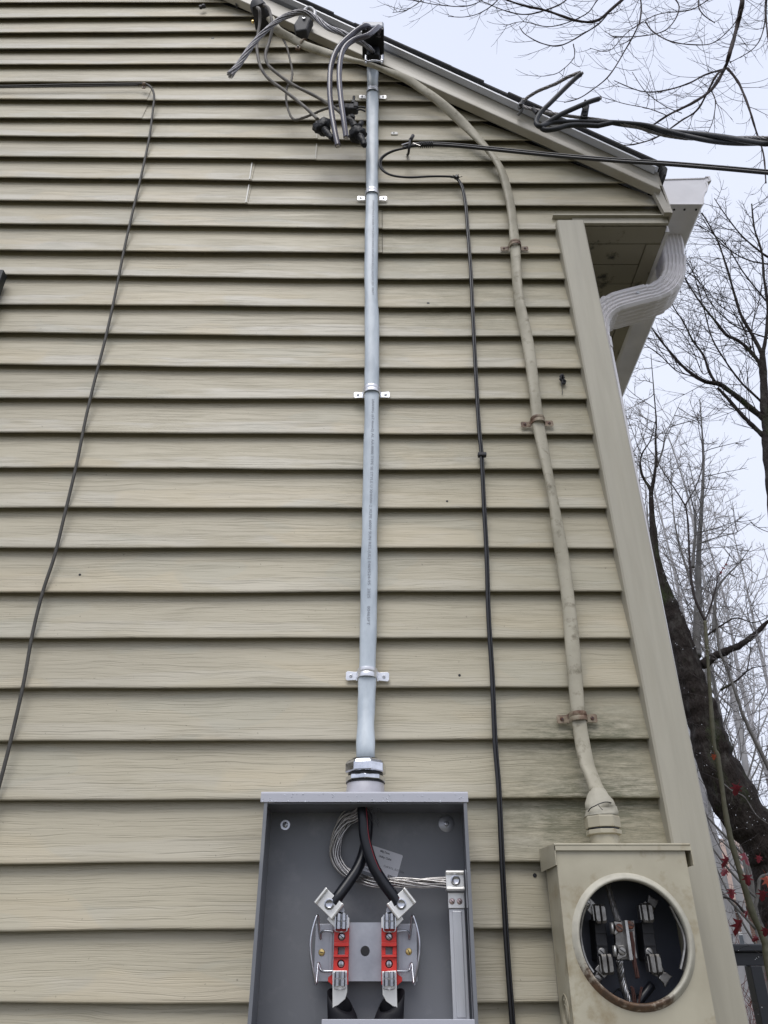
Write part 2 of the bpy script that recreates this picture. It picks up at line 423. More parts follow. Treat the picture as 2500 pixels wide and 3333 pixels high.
# soffit panels and the fascia behind the gutter
zs = 3.632
yy = [UZ(1950, v, zs).y for v in (731, 794, 861)]
ys_ = [.016, yy[1], yy[2]]; d_ = max(yy[2]-yy[1], .08)
while ys_[-1] < 7: ys_.append(ys_[-1]+d_)
xb0 = UZ(2100, 800, zs).x
for i in range(len(ys_)-1):
    q = MB(); q.box(.60, .902 if i == 0 else xb0, ys_[i]+.0015, ys_[i+1]-.0015, zs, zs+.008); part(q, 'soffit_panel', M_SOFF, house)
q = MB(); q.box(xb0+.002, .902, ys_[1], 7.1, zs-.004, zs+.01); part(q, 'soffit_trim', M_SOFF, house)
q = MB(); q.box(.9035, .916, .035, 7.1, 3.63, 3.885); part(q, 'fascia', M_GUT, house)
# ------------------------------------------------------------------ gutter and downspout
gut = thing('rain_gutter', 'white aluminium gutter along the eave with its end cap facing out', 'gutter', (.98, .03, 3.7))
gp = [(.918, 3.766), (.926, 3.760), (1.046, 3.760), (1.053, 3.766), (1.060, 3.80), (1.067, 3.818), (1.079, 3.833), (1.086, 3.852), (1.086, 3.876), (1.101, 3.880), (1.101, 3.903), (1.089, 3.903), (1.086, 3.896), (.918, 3.888)]
q = MB(); q.prism(gp, .036, 7.1); part(q, 'trough', M_GUT, gut)
gc = [(p[0], p[1]) for p in gp]
cx, cz = 1.0, 3.825
q = MB(); q.prism([(cx+(p[0]-cx)*.985, cz+(p[1]-cz)*.985) for p in gc], .033, .0375)
n = len(gc)
out = [(cx+(p[0]-cx)*1.02, cz+(p[1]-cz)*1.02) for p in gc]; inn = [(cx+(p[0]-cx)*.96, cz+(p[1]-cz)*.955) for p in gc]
q.add([Vector((p[0], .030, p[1])) for p in out]+[Vector((p[0], .030, p[1])) for p in inn]+[Vector((p[0], .042, p[1])) for p in out]+[Vector((p[0], .034, p[1])) for p in inn],
      [(i, (i+1) % n, (i+1) % n+n, i+n) for i in range(n)]+[(i, (i+1) % n, (i+1) % n+2*n, i+2*n) for i in range(n)]+[(i+n, (i+1) % n+n, (i+1) % n+3*n, i+3*n) for i in range(n)])
part(q, 'end_cap', M_GUT, gut)
M_BLK = mat('black_rubber', (.012, .012, .014), .45)
for u in (2198, 2232, 2270):
    p = UZ(u, 671, 3.76); q = MB(); q.lathe([(.0035, 0), (.0035, -.003)], (p.x, max(p.y, .045)+.006, 3.76), sides=8); part(q, 'rivet', M_BLK, gut)
dsp = thing('downspout', 'white corrugated downspout elbow curving from the gutter to the house corner', 'downspout', (.7, .16, 0))
YD = .200
def rib_profile():
    P = []; hx, hy = .051, .038
    def side(ax, n, flip):
        for i in range(n):
            pass
    # rectangle with rounded corners, ribs on the long faces (local a = along the wall's depth, b = across)
    steps = 22
    for i in range(steps+1):
        t = i/steps; rib = .0058*(1 if (i % 4 in (1, 2)) else 0) if 1 < i < steps-1 else (.004 if i in (0, steps) else 0)
        P.append((-hx*.92+2*hx*.92*t, -hy+rib))
    for i in range(1, 20):
        t = i/20; rib = .0045*(1 if (i % 4 in (2, 3)) else 0); P.append((hx-rib, -hy*.85+2*hy*.85*t))
    for i in range(steps+1):
        t = i/steps; rib = .0058*(1 if (i % 4 in (1, 2)) else 0) if 1 < i < steps-1 else (.004 if i in (0, steps) else 0)
        P.append((hx*.92-2*hx*.92*t, hy-rib))
    for i in range(1, 20):
        t = i/20; rib = .0045*(1 if (i % 4 in (2, 3)) else 0); P.append((-hx+rib, hy*.85-2*hy*.85*t))
    return P
pz = [Vector((.985, YD, 3.76)), Vector((.987, YD, 3.70)), Vector((.992, YD, 3.63))]
e1 = U(2118, 962, YD); e2 = U(2030, 1000, YD)
pA = smooth([Vector((x, YD, z)) for x, z in ((.985, 3.775), (.981, 3.70), (.972, 3.62), (.948, 3.553), (.907, 3.508), (.845, 3.478), (.815, 3.470))], 10)
fine = []
def pleat(path, r0=1.0, cuts=7, amp=.085, s0=.15, s1=.85):
    def f(t):
        if t < s0 or t > s1: return r0
        return r0*(1-amp*((t-s0)/(s1-s0)*cuts % 1.0))
    return f
q = MB(); q.tube(pA, pleat(pA), prof=rib_profile(), up0=(0, 1, 0)); part(q, 'elbow', M_DOWN, dsp, smooth_=True, auto=True)
pB = smooth([Vector((x, YD, z)) for x, z in ((.86, 3.485), (.78, 3.458), (.730, 3.436), (.692, 3.398), (.672, 3.34), (.668, 3.25))], 10)
q = MB(); q.tube(pB, pleat(pB, 1.045, 6, .085, .3, .9), prof=rib_profile(), up0=(0, 1, 0)); part(q, 'elbow', M_DOWN, dsp, smooth_=True, auto=True)
q = MB(); q.tube([Vector((.668, YD, 3.27)), Vector((.664, YD, 1.7)), Vector((.658, YD, .15))], 1.0, prof=rib_profile(), up0=(0, 1, 0)); part(q, 'pipe', M_DOWN, dsp)
p = U(2076, 953, YD-.053); q = MB(); q.lathe([(.006, 0), (.0055, .003), (.002, .004)], p, 'Y', 10); part(q, 'rivet', M_DRIP, dsp)
# ------------------------------------------------------------------ metals and plastics
M_BOX = mat('grey_box_paint', (.19, .197, .213), .42, col2=(.165, .172, .188), sc1=5, bmp=.05, bsc=500, spec=.5, col3=(.235, .24, .25), sc3=11, amt3=(.55, .72))
M_BOXTOP = mat('grey_hood_paint', (.46, .465, .51), .35, spec=.6)
M_ZINC = mat('zinc_steel', (.62, .63, .66), .28, 1.0, col2=(.45, .46, .50), sc1=60, bmp=.05, bsc=300)
M_PLATE = mat('galvanised_plate', (.50, .51, .55), .42, .85, col2=(.36, .37, .41), sc1=22, bmp=.05, bsc=100)
M_ALU = mat('tin_plated_aluminium', (.86, .85, .82), .34, .6, col2=(.74, .73, .70), sc1=30)
M_ALUW = mat('aluminium_strand', (.66, .64, .62), .32, .9, col2=(.45, .43, .42), sc1=90)
M_OLDW = mat('weathered_strand', (.26, .25, .25), .5, .6, col2=(.12, .115, .11), sc1=150)
M_RED = mat('red_plastic', (.62, .035, .025), .38, col2=(.50, .025, .02), sc1=25)
M_BLACKC = mat('black_insulation', (.008, .009, .013), .30, spec=.4)
M_STRIPE = mat('red_stripe', (.22, .012, .02), .35)
M_BRASS = mat('brass', (.75, .55, .22), .3, 1.0)
M_BOOT = mat('black_heat_shrink', (.006, .006, .009), .6, spec=.3, bmp=.1, bsc=60)
M_GREYC = mat('grey_cable_jacket', (.54, .60, .65), .36, col2=(.40, .455, .505), sc1=30, amt=(.42, .66), stretch=(1, 1, .35), bmp=.18, bsc=28, bd=.004)
M_PRINT = mat('cable_print', (.25, .27, .31), .5)
M_WHTAB = mat('white_tab', (.75, .74, .7), .5)
M_INK = mat('label_ink', (.03, .03, .035), .6)
M_LABEL = mat('paper_label', (.62, .62, .65), .5)
def screw(parent, c, r=.006, m=None, slot='phillips', h=.003, name='screw', ang=.3, washer=0, wm_=None):
    """screw head facing the viewer (axis -y)"""
    m = m or M_ZINC
    if washer:
        q = MB(); q.lathe([(washer, 0), (washer, .0010), (washer*.96, .0014)], c, 'Y', 22); part(q, 'washer', wm_ or M_ZINC, parent, smooth_=True, auto=True)
        c = Vector(c)+Vector((0, -.0015, 0))
    q = MB(); q.lathe([(r, 0), (r, h*.45), (r*.85, h*.85), (r*.5, h)], c, 'Y', 16); o = part(q, name, m, parent, smooth_=True, auto=True)
    q = MB(); c = Vector(c); Mx = Matrix.Translation((c.x, c.y-h-.0002, c.z)) @ Matrix.Rotation(ang, 4, 'Y')
    q.box(-r*.75, r*.75, -.0002, .002, -r*.11, r*.11, Mx)
    if slot == 'phillips': q.box(-r*.11, r*.11, -.00025, .002, -r*.75, r*.75, Mx)
    return o, q
def add_screw(parent, c, r=.006, m=None, slot='phillips', h=.003, name='screw', ang=.3, washer=0, wm_=None):
    o, q = screw(parent, c, r, m, slot, h, name, ang, washer, wm_)
    if parent is None or parent.parent is None: part(q, 'slot', M_BLK, o)
    else: # already a part: join the slot into the same level
        part(q, 'slot', M_BLK, parent)
def hexbolt(parent, c, r, h=.006, m=None, M=None, name='bolt'):
    q = MB(); q.lathe([(r*1.25, 0), (r*1.25, .0012), (r*1.02, .0016), (r*.98, h*.8), (r*.82, h), (r*.6, h-.0007), (r*.2, h-.001)], c, 'Y', 24)
    o = part(q, name, m or M_ZINC, parent, smooth_=True, auto=True); return o
def plate_hole(x0, x1, z0, z1, y0, y1, hx, hz, hr, mb, sides=32):
    """rectangular plate with a round hole"""
    outer = []; inner = []
    for k in range(sides):
        a = 2*math.pi*(k+.5)/sides; dx, dz = math.cos(a), math.sin(a)
        t = min(((x1-hx)/dx if dx > 0 else (x0-hx)/dx) if abs(dx) > 1e-9 else 1e9, ((z1-hz)/dz if dz > 0 else (z0-hz)/dz) if abs(dz) > 1e-9 else 1e9)
        outer.append((hx+dx*t, hz+dz*t)); inner.append((hx+dx*hr, hz+dz*hr))
    # snap the nearest outer points to the corners
    for cxz in ((x0, z0), (x1, z0), (x0, z1), (x1, z1)):
        j = min(range(sides), key=lambda i: (outer[i][0]-cxz[0])**2+(outer[i][1]-cxz[1])**2); outer[j] = cxz
    n = sides
    vs = [Vector((p[0], y, p[1])) for y in (y0, y1) for ring in (outer, inner) for p in ring]
    f = []
    for i in range(n):
        j = (i+1) % n
        f += [(i, j, n+j, n+i), (2*n+i, 3*n+i, 3*n+j, 2*n+j), (n+i, n+j, 3*n+j, 3*n+i), (i, 2*n+i, 2*n+j, j)]
    return mb.add(vs, f)
# ================================================================== new grey meter box
BX0, BX1, BZ0, BZ1, BY = -.2246, .1553, 1.16, 1.8657, -.110
box = thing('meter_box', 'new grey open meter box with red terminal blocks, mounted under the grey riser cable', 'meter box', (-.035, -.05, BZ0))
q = MB(); q.box(BX0+.0015, BX1-.0015, -.0075, -.0055, BZ0, BZ1+.01); part(q, 'back_panel', M_BOX, box)
for s_ in (0, 1):
    xx = BX0 if s_ == 0 else BX1; d = .0016*(1 if s_ == 0 else -1)
    q = MB(); q.box(min(xx, xx+d), max(xx, xx+d), BY, -.0078, BZ0, BZ1)
    q.box(min(xx, xx+d*4), max(xx, xx+d*4), BY-.0016, BY, BZ0, BZ1)
    q.box(min(xx+d*3, xx+d*4), max(xx+d*3, xx+d*4), BY, BY+.004, BZ0, BZ1)
    part(q, 'side_panel', M_BOX, box, bevel=.0005)
q = MB(); q.box(BX0+.002, BX1-.002, BY+.002, -.008, BZ1-.0022, BZ1-.0004); part(q, 'top_panel', M_BOX, box)
q = MB(); hx0, hx1 = -.2313, .1578
q.add([Vector(p) for p in ((hx0, -.1135, 1.8657), (hx1, -.1135, 1.8657), (hx1, -.1135, 1.882), (hx0, -.1135, 1.882),
                          (hx0, -.111, 1.8848), (hx1, -.111, 1.8848), (hx1, -.012, 1.892), (hx0, -.012, 1.892),
                          (hx0, -.1117, 1.8657), (hx1, -.1117, 1.8657), (hx0, -.012, 1.878), (hx1, -.012, 1.878), (hx0, -.1117, 1.880), (hx1, -.1117, 1.880))],
      [(0, 1, 2, 3), (3, 2, 5, 4), (4, 5, 6, 7), (0, 8, 9, 1), (8, 12, 13, 9), (12, 10, 11, 13), (10, 7, 6, 11), (0, 3, 12, 8), (3, 4, 12), (4, 7, 10, 12), (1, 9, 13, 2), (2, 13, 5), (5, 13, 11, 6)])
part(q, 'hood', M_BOXTOP, box, bevel=.0006)
M_DROP, t_, b_ = new_mat('water_drop'); b_.inputs['Transmission Weight'].default_value = .45; b_.inputs['Base Color'].default_value = (.85, .87, .92, 1); b_.inputs['Roughness'].default_value = .03; b_.inputs['IOR'].default_value = 1.33  # whitish base colour stands in for the bright glints on the drops
rd = random.Random(5); q = MB()
for i in range(70):
    x = rd.uniform(hx0+.004, hx1-.004); low = rd.random() < .35; z = 1.867 if low else rd.uniform(1.868, 1.881); r = rd.uniform(.0005, .0014)*(1.3 if low else 1)
    q.lathe([(r*.98, 0), (r*.9, r*.35), (r*.6, r*.65), (r*.2, r*.8)], (x, -.1136, z), 'Y', 9)
part(q, 'water_drops', M_DROP, box, smooth_=True, kind='stuff')
# lower lip across the opening
a = U(1047, 3318, -.112); b = U(1552, 3316, -.112)
q = MB(); q.box(a.x, BX1-.0025, -.1115, -.104, BZ0, a.z); q.box(a.x, BX1-.0025, -.104, -.0085, a.z-.014, a.z-.0115); part(q, 'lower_lip', M_BOXTOP, box, bevel=.0008)
q = MB(); q.box(BX0+.002, BX1-.002, -.108, -.008, BZ0, BZ0+.002); part(q, 'bottom_panel', M_BOX, box)
YB = -.0076
def B1(x, y, d=YB): return U(800+x/2.074, 2400+y/2.074, d)
def B2(x, y, d=YB): return U(950+x/4.1475, 2560+y/4.1475, d)
def B3(x, y, d=YB): return U(950+x/3.6867, 2880+y/3.6867, d)
add_screw(box, B1(267, 592), .0055, washer=.0098)
add_screw(box, B1(1354, 583), .0050, washer=.0155, wm_=M_PLATE)
q = MB()
for (x, y) in ((205, 492), (440, 488), (1178, 487), (1408, 487)):
    q.lathe([(.0035, 0), (.0035, .0004)], B1(x, y), 'Y', 12)
part(q, 'knockout', M_BLK, box)
# mounting plate: raised centre with a round hole, and two side wings
pT, pBt = B3(880, 452, -.045).z, B3(880, 1157, -.045).z
cxp = B3(880, 795, -.045)
q = MB(); xw0, xw1 = B3(690, 800, -.045).x-.006, B3(1075, 800, -.045).x+.006
plate_hole(xw0, xw1, pBt, pT, -.046, -.0445, cxp.x, cxp.z, .0083, q)
q.box(xw0, xw0+.0015, -.0445, -.030, pBt, pT); q.box(xw1-.0015, xw1, -.0445, -.030, pBt, pT)
part(q, 'mounting_plate', M_PLATE, box)
for sgn, xa, xb_ in ((-1, 275, 505), (1, 1262, 1502)):
    q = MB(); l = B3(xa, 800, -.030).x; r = B3(xb_, 800, -.030).x; zt, zbb = B3(380, 470, -.030).z, B3(380, 1160, -.030).z
    q.box(l, r, -.031, -.0295, zbb, zt)
    rr = r-.009 if sgn < 0 else l+.002
    q.box(rr, rr+.006, -.033, -.031, zbb, zt)
    part(q, 'mounting_wing', M_PLATE, box, bevel=.0004)
    for zz in (zt-.012, zbb+.012):
        q = MB(); q.lathe([(.003, 0), (.003, .0222)], ((l+r)/2, -.0075, zz), 'Y', 10); part(q, 'standoff', M_PLATE, box)
for (x, y) in ((358, 812), (1403, 802)): add_screw(box, B3(x, y, -.0312), .0058, M_BRASS, 'slot', .0025, name='brass_screw', ang=.2 if x < 900 else 1.1)
# red terminal blocks, jaws, lugs, blades and wire springs
def block(xl, xr, mirror):
    Y0, Y1 = -.031, -.066
    def P(x, y, d=Y1): return B3(x, y, d)
    l, r = P(xl, 800).x, P(xr, 800).x; w_ = r-l
    zt, zb_ = P(600, 470).z, P(600, 1200).z
    o = MB()
    # body is built in bands so that the screw wells and the square window stay open
    wells = [(P(0, 622).z, .0062), (P(0, 950).z, .0062)]
    win = (P(0, 742).z, P(0, 832).z)
    xm = (l+r)/2
    ws = .0125
    bands = [zt, P(0, 690).z, P(0, 740).z, P(0, 838).z, P(0, 872).z, P(0, 1040).z, zb_]
    plate_hole(l, r, bands[1], zt-.012, Y1, Y0, xm, wells[0][0], .0066, o, 24)
    o.box(l, r, Y1, Y0, zt-.0119, zt)
    o.box(l, r, Y1-.003, Y0, bands[2], bands[1]-.0002)
    o.box(l, xm-ws/2, Y1+.002, Y0, bands[3], bands[2]-.0002); o.box(xm+ws/2, r, Y1+.002, Y0, bands[3], bands[2]-.0002)
    o.box(l, r, Y1-.004, Y0, bands[4], bands[3]-.0002)
    plate_hole(l, r, bands[5], bands[4]-.0002, Y1, Y0, xm, wells[1][0], .0066, o, 24)
    o.box(l, r, Y1, Y0, zb_, bands[5]-.0002)
    s2 = -1 if not mirror else 1
    xe = l if not mirror else r; z1_, z2_ = P(0, 1060).z, P(0, 1215).z; xo = P(428 if not mirror else 1325, 1140).x
    o.prism([(xe, z1_), (xo, (z1_+z2_)/2+.003), (xo, (z1_+z2_)/2-.003), (xe, z2_)], Y1+.012, Y0)
    bl = part(o, 'terminal_block', M_RED, box, bevel=.0006)
    o = MB(); o.box(xm-ws/2, xm+ws/2, -.036, -.034, bands[3], bands[2]); part(o, 'window_floor', M_PLATE, bl)
    for zz, _ in wells:
        add_screw(bl, (xm, Y1+.008, zz), .0056, M_ZINC, 'slot', .003, ang=rd.uniform(.2, 1.6))
    return bl, l, r, xm
def jaw(xc, zt, zb_, tail):
    """meter jaw: a sprung clip of four rolled leaves in a wire cage"""
    Yj = -.078; h = zt-zb_; W = .0175
    root = MB()
    zc = (zt+zb_)/2
    for sx_ in (-1, 1):
        for (za, zb2) in ((zc+.0007, zt), (zb_, zc-.0007)):
            path = [Vector((xc+sx_*W*.27, Yj, za)), Vector((xc+sx_*W*.27, Yj, zb2))]
            root.tube(path, (W*.235, .0055), sides=14, up0=(1, 0, 0))
    jw = part(root, 'jaw', M_ZINC, box, smooth_=True, auto=True)
    o = MB()
    for sx_ in (-1, 1):
        x = xc+sx_*W*.60
        o.box(x-.0009, x+.0009, Yj-.004, -.0665, zb_-.001, zt-.002)
    pth = smooth([Vector((xc-W*.60, Yj+.002, zt-.004)), Vector((xc-W*.60, Yj-.001, zb_)), Vector((xc-W*.4, Yj-.002, zb_-.0045)), Vector((xc+W*.4, Yj-.002, zb_-.0045)), Vector((xc+W*.60, Yj-.001, zb_)), Vector((xc+W*.60, Yj+.002, zt-.004))], 5)
    o.tube(pth, .0009, 6)
    part(o, 'spring_clip', M_ZINC, jw, smooth_=True, auto=True)
for mirror in (False, True):
    def X(x): return x if not mirror else 1762-x
    bl, l, r, xm = block(503 if not mirror else 1075, 682 if not mirror else 1258, mirror)
    jc = B3(X(594) if not mirror else 1172, 440, -.078)
    jaw(jc.x, B3(0, 345, -.078).z, B3(0, 530, -.078).z, 0)
    jc2 = B3(578 if not mirror else 1168, 1120, -.078)
    jaw(jc2.x, B3(0, 1040, -.078).z, B3(0, 1215, -.078).z, 1)
    # lug: strap from the jaw up to the tilted wire clamp
    Yl = -.0700
    pts = [B3(X(x), y, Yl) for x, y in ((505, 300), (625, 330), (690, 400), (688, 520), (522, 525), (420, 415))]
    pts = [(p.x, p.z) for p in pts]
    q = MB(); q.prism(pts, Yl, Yl+.004); lug = part(q, 'lug', M_ALU, box, bevel=.0008)
    cpt = B3(X(447), 225, -.082); an = R(-50) if not mirror else R(50)
    Mx = Matrix.Translation((cpt.x, 0, cpt.z)) @ Matrix.Rotation(an, 4, 'Y')
    q = MB(); q.box(-.0155, .0155, -.0830, -.0715, -.017, .017, Mx)
    q.box(-.0155, .0155, -.0875, -.0715, -.0205, -.0165, Mx)  # rolled rims of the clamp
    q.tube([Mx @ Vector((-.0158, -.0865, .0190)), Mx @ Vector((.0158, -.0865, .0190))], .0032, 10)
    q.tube([Mx @ Vector((-.0158, -.0845, -.0190)), Mx @ Vector((.0158, -.0845, -.0190))], .0032, 10)
    part(q, 'clamp', M_ALU, lug, smooth_=False, bevel=.0009)
    hexbolt(lug, (cpt.x+(-.0005 if mirror else .0005), -.0832, cpt.z-.001), .0075, .0062)
    # knurled screw behind the clamp
    e = Mx @ Vector((.006 if not mirror else -.006, -.068, -.023)); q = MB(); q.lathe([(.006, 0), (.006, .008)], (e.x, -.062, e.z), 'Y', 12); part(q, 'clamp_nut', M_PLATE, lug)
    # blade below the lower jaw, cut on the slant
    ym = -.0665
    if not mirror: bp = ((488, 1030), (662, 1030), (664, 1290), (640, 1370), (560, 1440), (488, 1478))
    else: bp = ((1082, 1040), (1254, 1030), (1266, 1475), (1210, 1455), (1130, 1395), (1090, 1320))
    q = MB(); q.prism([((p := B3(x, y, ym-.003)).x, p.z) for x, y in bp], ym-.003, ym-.0002); part(q, 'blade', M_ALU, box, bevel=.0006)
    # wire spring
    sp = [(505, 560, -.058), (380, 556, -.055), (345, 600, -.048), (342, 645, -.046), (322, 500, -.055), (308, 365, -.066), (262, 480, -.070), (228, 640, -.072), (222, 790, -.072), (240, 950, -.071), (268, 1110, -.068), (287, 1192, -.064), (300, 1100, -.058), (318, 940, -.050), (345, 1020, -.05), (380, 1037, -.055), (500, 1037, -.058)]
    q = MB(); q.tube(smooth([B3(X(x)-(0 if not mirror else 6), y, d) for x, y, d in sp], 6), .0021, 8); part(q, 'wire_spring', M_ZINC, box, smooth_=True)
    # heat shrink boot on the load blades
    q = MB(); cbx = B3(575 if not mirror else 1200, 1400, -.055)
    ringA = []; ns = 26; vs = []
    sg = -1 if not mirror else 1
    for j, (zf, wx, yy0, off, sl) in enumerate(((0, .0225, .016, 0, .022), (.3, .0245, .020, -sg*.004, .0), (.55, .027, .021, -sg*.008, 0), (1.0, .026, .012, -sg*.014, 0), (1.6, .026, .012, -sg*.014, 0))):
        zt_ = B3(0, 1385, -.07).z; H = .070
        for k in range(ns):
            a_ = 2*math.pi*k/ns; cx_, cy_ = math.cos(a_), math.sin(a_)
            z = zt_-zf*H
            if j == 0: z += sg*-cx_*sl*-.55+cy_*.012
            vs.append(Vector((cbx.x+off+cx_*wx, -.054-cy_*-yy0*1.0, z+ (.002*math.sin(3*a_+j) if j else 0))))
    f = [(j*ns+k, j*ns+(k+1) % ns, (j+1)*ns+(k+1) % ns, (j+1)*ns+k) for j in range(4) for k in range(ns)]
    q.add(vs, f); o = part(q, 'heat_shrink_boot', M_BOOT, box, smooth_=True)
    so = o.modifiers.new('thick', 'SOLIDIFY'); so.thickness = .0015
# neutral bar on the right
q = MB(); za, zb2 = B1(0, 1155, -.05).z, B1(0, 1912, -.05).z
xl, xr_ = B1(1372, 1160, -.05).x, B1(1478, 1160, -.05).x
q.box(xl, xr_, -.050, -.046, zb2, za-.0005); q.box(xl+.006, xr_-.006, -.0535, -.050, zb2+.004, za-.004)
M_BAR = mat('aluminium_bar', (.66, .665, .68), .38, .7, col2=(.56, .565, .58), sc1=18, stretch=(6, 1, .5))
bar = part(q, 'neutral_bar', M_BAR, box, bevel=.0012)
q = MB(); q.box(xl-.001, xr_, -.054, -.046, za, B1(0, 1050, -.05).z); part(q, 'bar_link', M_ALU, bar, bevel=.0008)
for x in (1392, 1443): 
    o, s_ = screw(bar, B1(x, 1107, -.0542), .0052, mat('coppery_screw', (.62, .48, .45), .3, 1), 'slot', .003, ang=.8)
    part(s_, 'slot', M_BLK, bar)
xl2, xr2, zt2, zb3 = B1(1350, 0, -.07).x, B1(1475, 0, -.07).x, B1(0, 900, -.07).z, B1(0, 1035, -.07).z
xl2, xr2 = B1(1352, 960, -.07).x, B1(1474, 960, -.07).x
q = MB(); q.box(xl2, xr2, -.070, -.050, zb3, zt2)
q.tube([Vector((xl2, -.0725, zt2-.003)), Vector((xr2, -.0725, zt2-.003))], .0036, 10); q.tube([Vector((xl2, -.0725, zb3+.003)), Vector((xr2, -.0725, zb3+.003))], .0036, 10)
lugn = part(q, 'neutral_lug', M_ALU, box, bevel=.0009)
hexbolt(lugn, B1(1416, 966, -.0703), .0072, .0065)
q = MB(); x5, x6 = B1(1482, 1000, -.05).x, BX1-.0025
q.box(x5, x6, -.060, -.052, B1(0, 1155, -.05).z, B1(0, 898, -.05).z); q.box(x5+.002, x6-.001, -.052, -.048, zb2, B1(0, 1155, -.05).z)
part(q, 'bar_bracket', M_BAR, box, bevel=.001)
# paper label, tilted
lc = [B2(*p) for p in ((1112, 845), (1455, 975), (1392, 1232), (930, 1112), (1010, 800))]
pc = B2(1195, 1020); ang = R(17)
ML = Matrix.Translation((pc.x, 0, pc.z)) @ Matrix.Rotation(ang, 4, 'Y')
q = MB(); q.prism([(-.040, -.024), (.037, -.024), (.0385, -.0225), (.0385, .0225), (.037, .024), (-.040, .024)], -.0081, -.0077, ML); lab = part(q, 'paper_label', M_LABEL, box)
def text_mesh(body, size, parent, m, Mt, name='printing', fn=None, bold=0):
    cu = bpy.data.curves.new(name, 'FONT'); cu.body = body; cu.size = size; cu.resolution_u = 2; cu.offset = bold
    o = bpy.data.objects.new(name, cu); me = bpy.data.meshes.new_from_object(o)
    q = MB(); vs = [fn(v.co) if fn else Mt @ Vector((v.co.x, 0, v.co.y)) for v in me.vertices]
    q.add(vs, [tuple(p.vertices) for p in me.polygons]); bpy.data.objects.remove(o); bpy.data.curves.remove(cu); bpy.data.meshes.remove(me)
    return part(q, name, m, parent)
def lt(body, x, z, size, bold=0): return text_mesh(body, size, lab, M_INK, ML @ Matrix.Translation((x, -.0083, z)), bold=bold)
lt('Mfg Date:', -.006, .0175, .0050, .00012); lt('Utility Child:', -.006, .0080, .0050, .00012)
lt('CatR:EOL_ELD_Line', .008, -.006, .0048); lt('COMTMN0025', -.038, -.0215, .0052)
q = MB(); rb = random.Random(2); x = -.038
while x < -.010:
    wv = rb.choice((.0005, .0009, .0014)); q.box(x, x+wv, -.0083, -.0082, -.0150, -.0085, ML); x += wv+rb.choice((.0005, .0008))
x = .02
while x < .036:
    wv = rb.choice((.0005, .0009, .0014)); q.box(x, x+wv, -.0083, -.0082, -.0215, -.0165, ML); x += wv+rb.choice((.0005, .0008))
part(q, 'barcode', M_INK, lab)
# ================================================================== cable connector (gland) on the box
M_CHROME = mat('plated_nut', (.70, .71, .75), .16, 1.0, col2=(.5, .51, .55), sc1=70, bmp=.08, bsc=160)
M_HUB = mat('cast_hub', (.56, .55, .58), .45, .3, col2=(.48, .47, .5), sc1=50, bmp=.1, bsc=300)
gc_ = U(1190, 2500, -.06); gx, gy = gc_.x, -.058
def zf(v, r): return U(1190, v, gy-r).z
hubs = thing('cable_connector', 'shiny hexagonal compression nut clamping the grey cable on top of the new box', 'cable connector', (gx, gy, 1.885))
q = MB(); q.lathe([(.0415, 1.8858), (.0375, 1.8895), (.0365, zf(2541, .0365)), (.036, zf(2538, .036))], (gx, gy, 0), sides=40)
q.lathe([(.001, 1.8856), (.044, 1.8856), (.044, 1.8885), (.001, 1.8885)], (gx, gy, 0), sides=24, sx=1.12)
part(q, 'hub', M_HUB, hubs, smooth_=True, auto=True)
for s_ in (-1, 1):
    q = MB(); q.lathe([(.0035, 0), (.0035, .004)], (gx+s_*.044, gy-.004, 1.8888), sides=6); part(q, 'bolt', M_HUB, hubs)
z1, z2 = zf(2541, .038), zf(2513, .038)
q = MB(); q.lathe([(.0355, z1), (.0385, z1+.002), (.0385, z1+.003), (.0350, z1+.0035)], (gx, gy, 0), sides=36)
part(q, 'gasket', M_BLK, hubs, smooth_=True)
q = MB(); q.lathe([(.0335, z1+.0036), (.0392, z1+.0055), (.0395, z2-.003), (.037, z2-.0005), (.033, z2)], (gx, gy, 0), sides=8); part(q, 'lock_ring', M_CHROME, hubs, bevel=.0015)
q = MB(); q.lathe([(.0340, z2), (.0345, z2+.004)], (gx, gy, 0), sides=30); part(q, 'gasket', M_BLK, hubs, smooth_=True)
z3, z4 = z2+.004, zf(2463, .034)
q = MB(); Mh = Matrix.Rotation(R(14), 4, 'Z')
q.lathe([(.034, z3), (.0410, z3+.001), (.0414, z3+.003), (.0412, z4-.009), (.0385, z4-.004), (.032, z4), (.024, z4)], (gx, gy, 0), sides=8, M=Mh); part(q, 'compression_nut', M_CHROME, hubs, bevel=.0025)
q = MB(); q.lathe([(.0275, z4-.001), (.0275, z4+.002), (.022, z4+.003)], (gx, gy, 0), sides=30); part(q, 'gasket', M_BLK, hubs, smooth_=True)
# ================================================================== new grey service cable
cab = thing('service_cable', 'new light grey entrance cable strapped up the wall from the open box to the roof', 'cable', (gx, gy, 1.8))
cpts = [(1213, 170, -.050), (1213, 225, -.030), (1213, 300, -.022), (1212, 420, -.021), (1211, 648, -.021), (1209, 800, -.019), (1208, 930, -.019), (1211, 1080, -.019), (1210, 1281, -.020), (1209, 1450, -.019), (1205, 1640, -.018), (1202, 1800, -.019), (1200, 2000, -.019), (1196, 2180, -.022), (1194, 2260, -.024), (1191, 2350, -.038), (1190, 2440, gy+.003)]
cpath = smooth([U(*p) for p in cpts], 10); cpath.append(Vector((gx, gy, z4-.01)))
CL = len(cpath)
def crad(t):
    w_ = .0213-.003*t+.0007*math.sin(t*46)+.0005*math.sin(t*91+1)
    return (.0135, w_)
def cprof():
    P = []
    for k in range(22):
        a_ = 2*math.pi*k/22; c, s_ = math.cos(a_), math.sin(a_)
        P.append((math.copysign(abs(c)**.85, c), math.copysign(abs(s_)**.85, s_)))
    return P
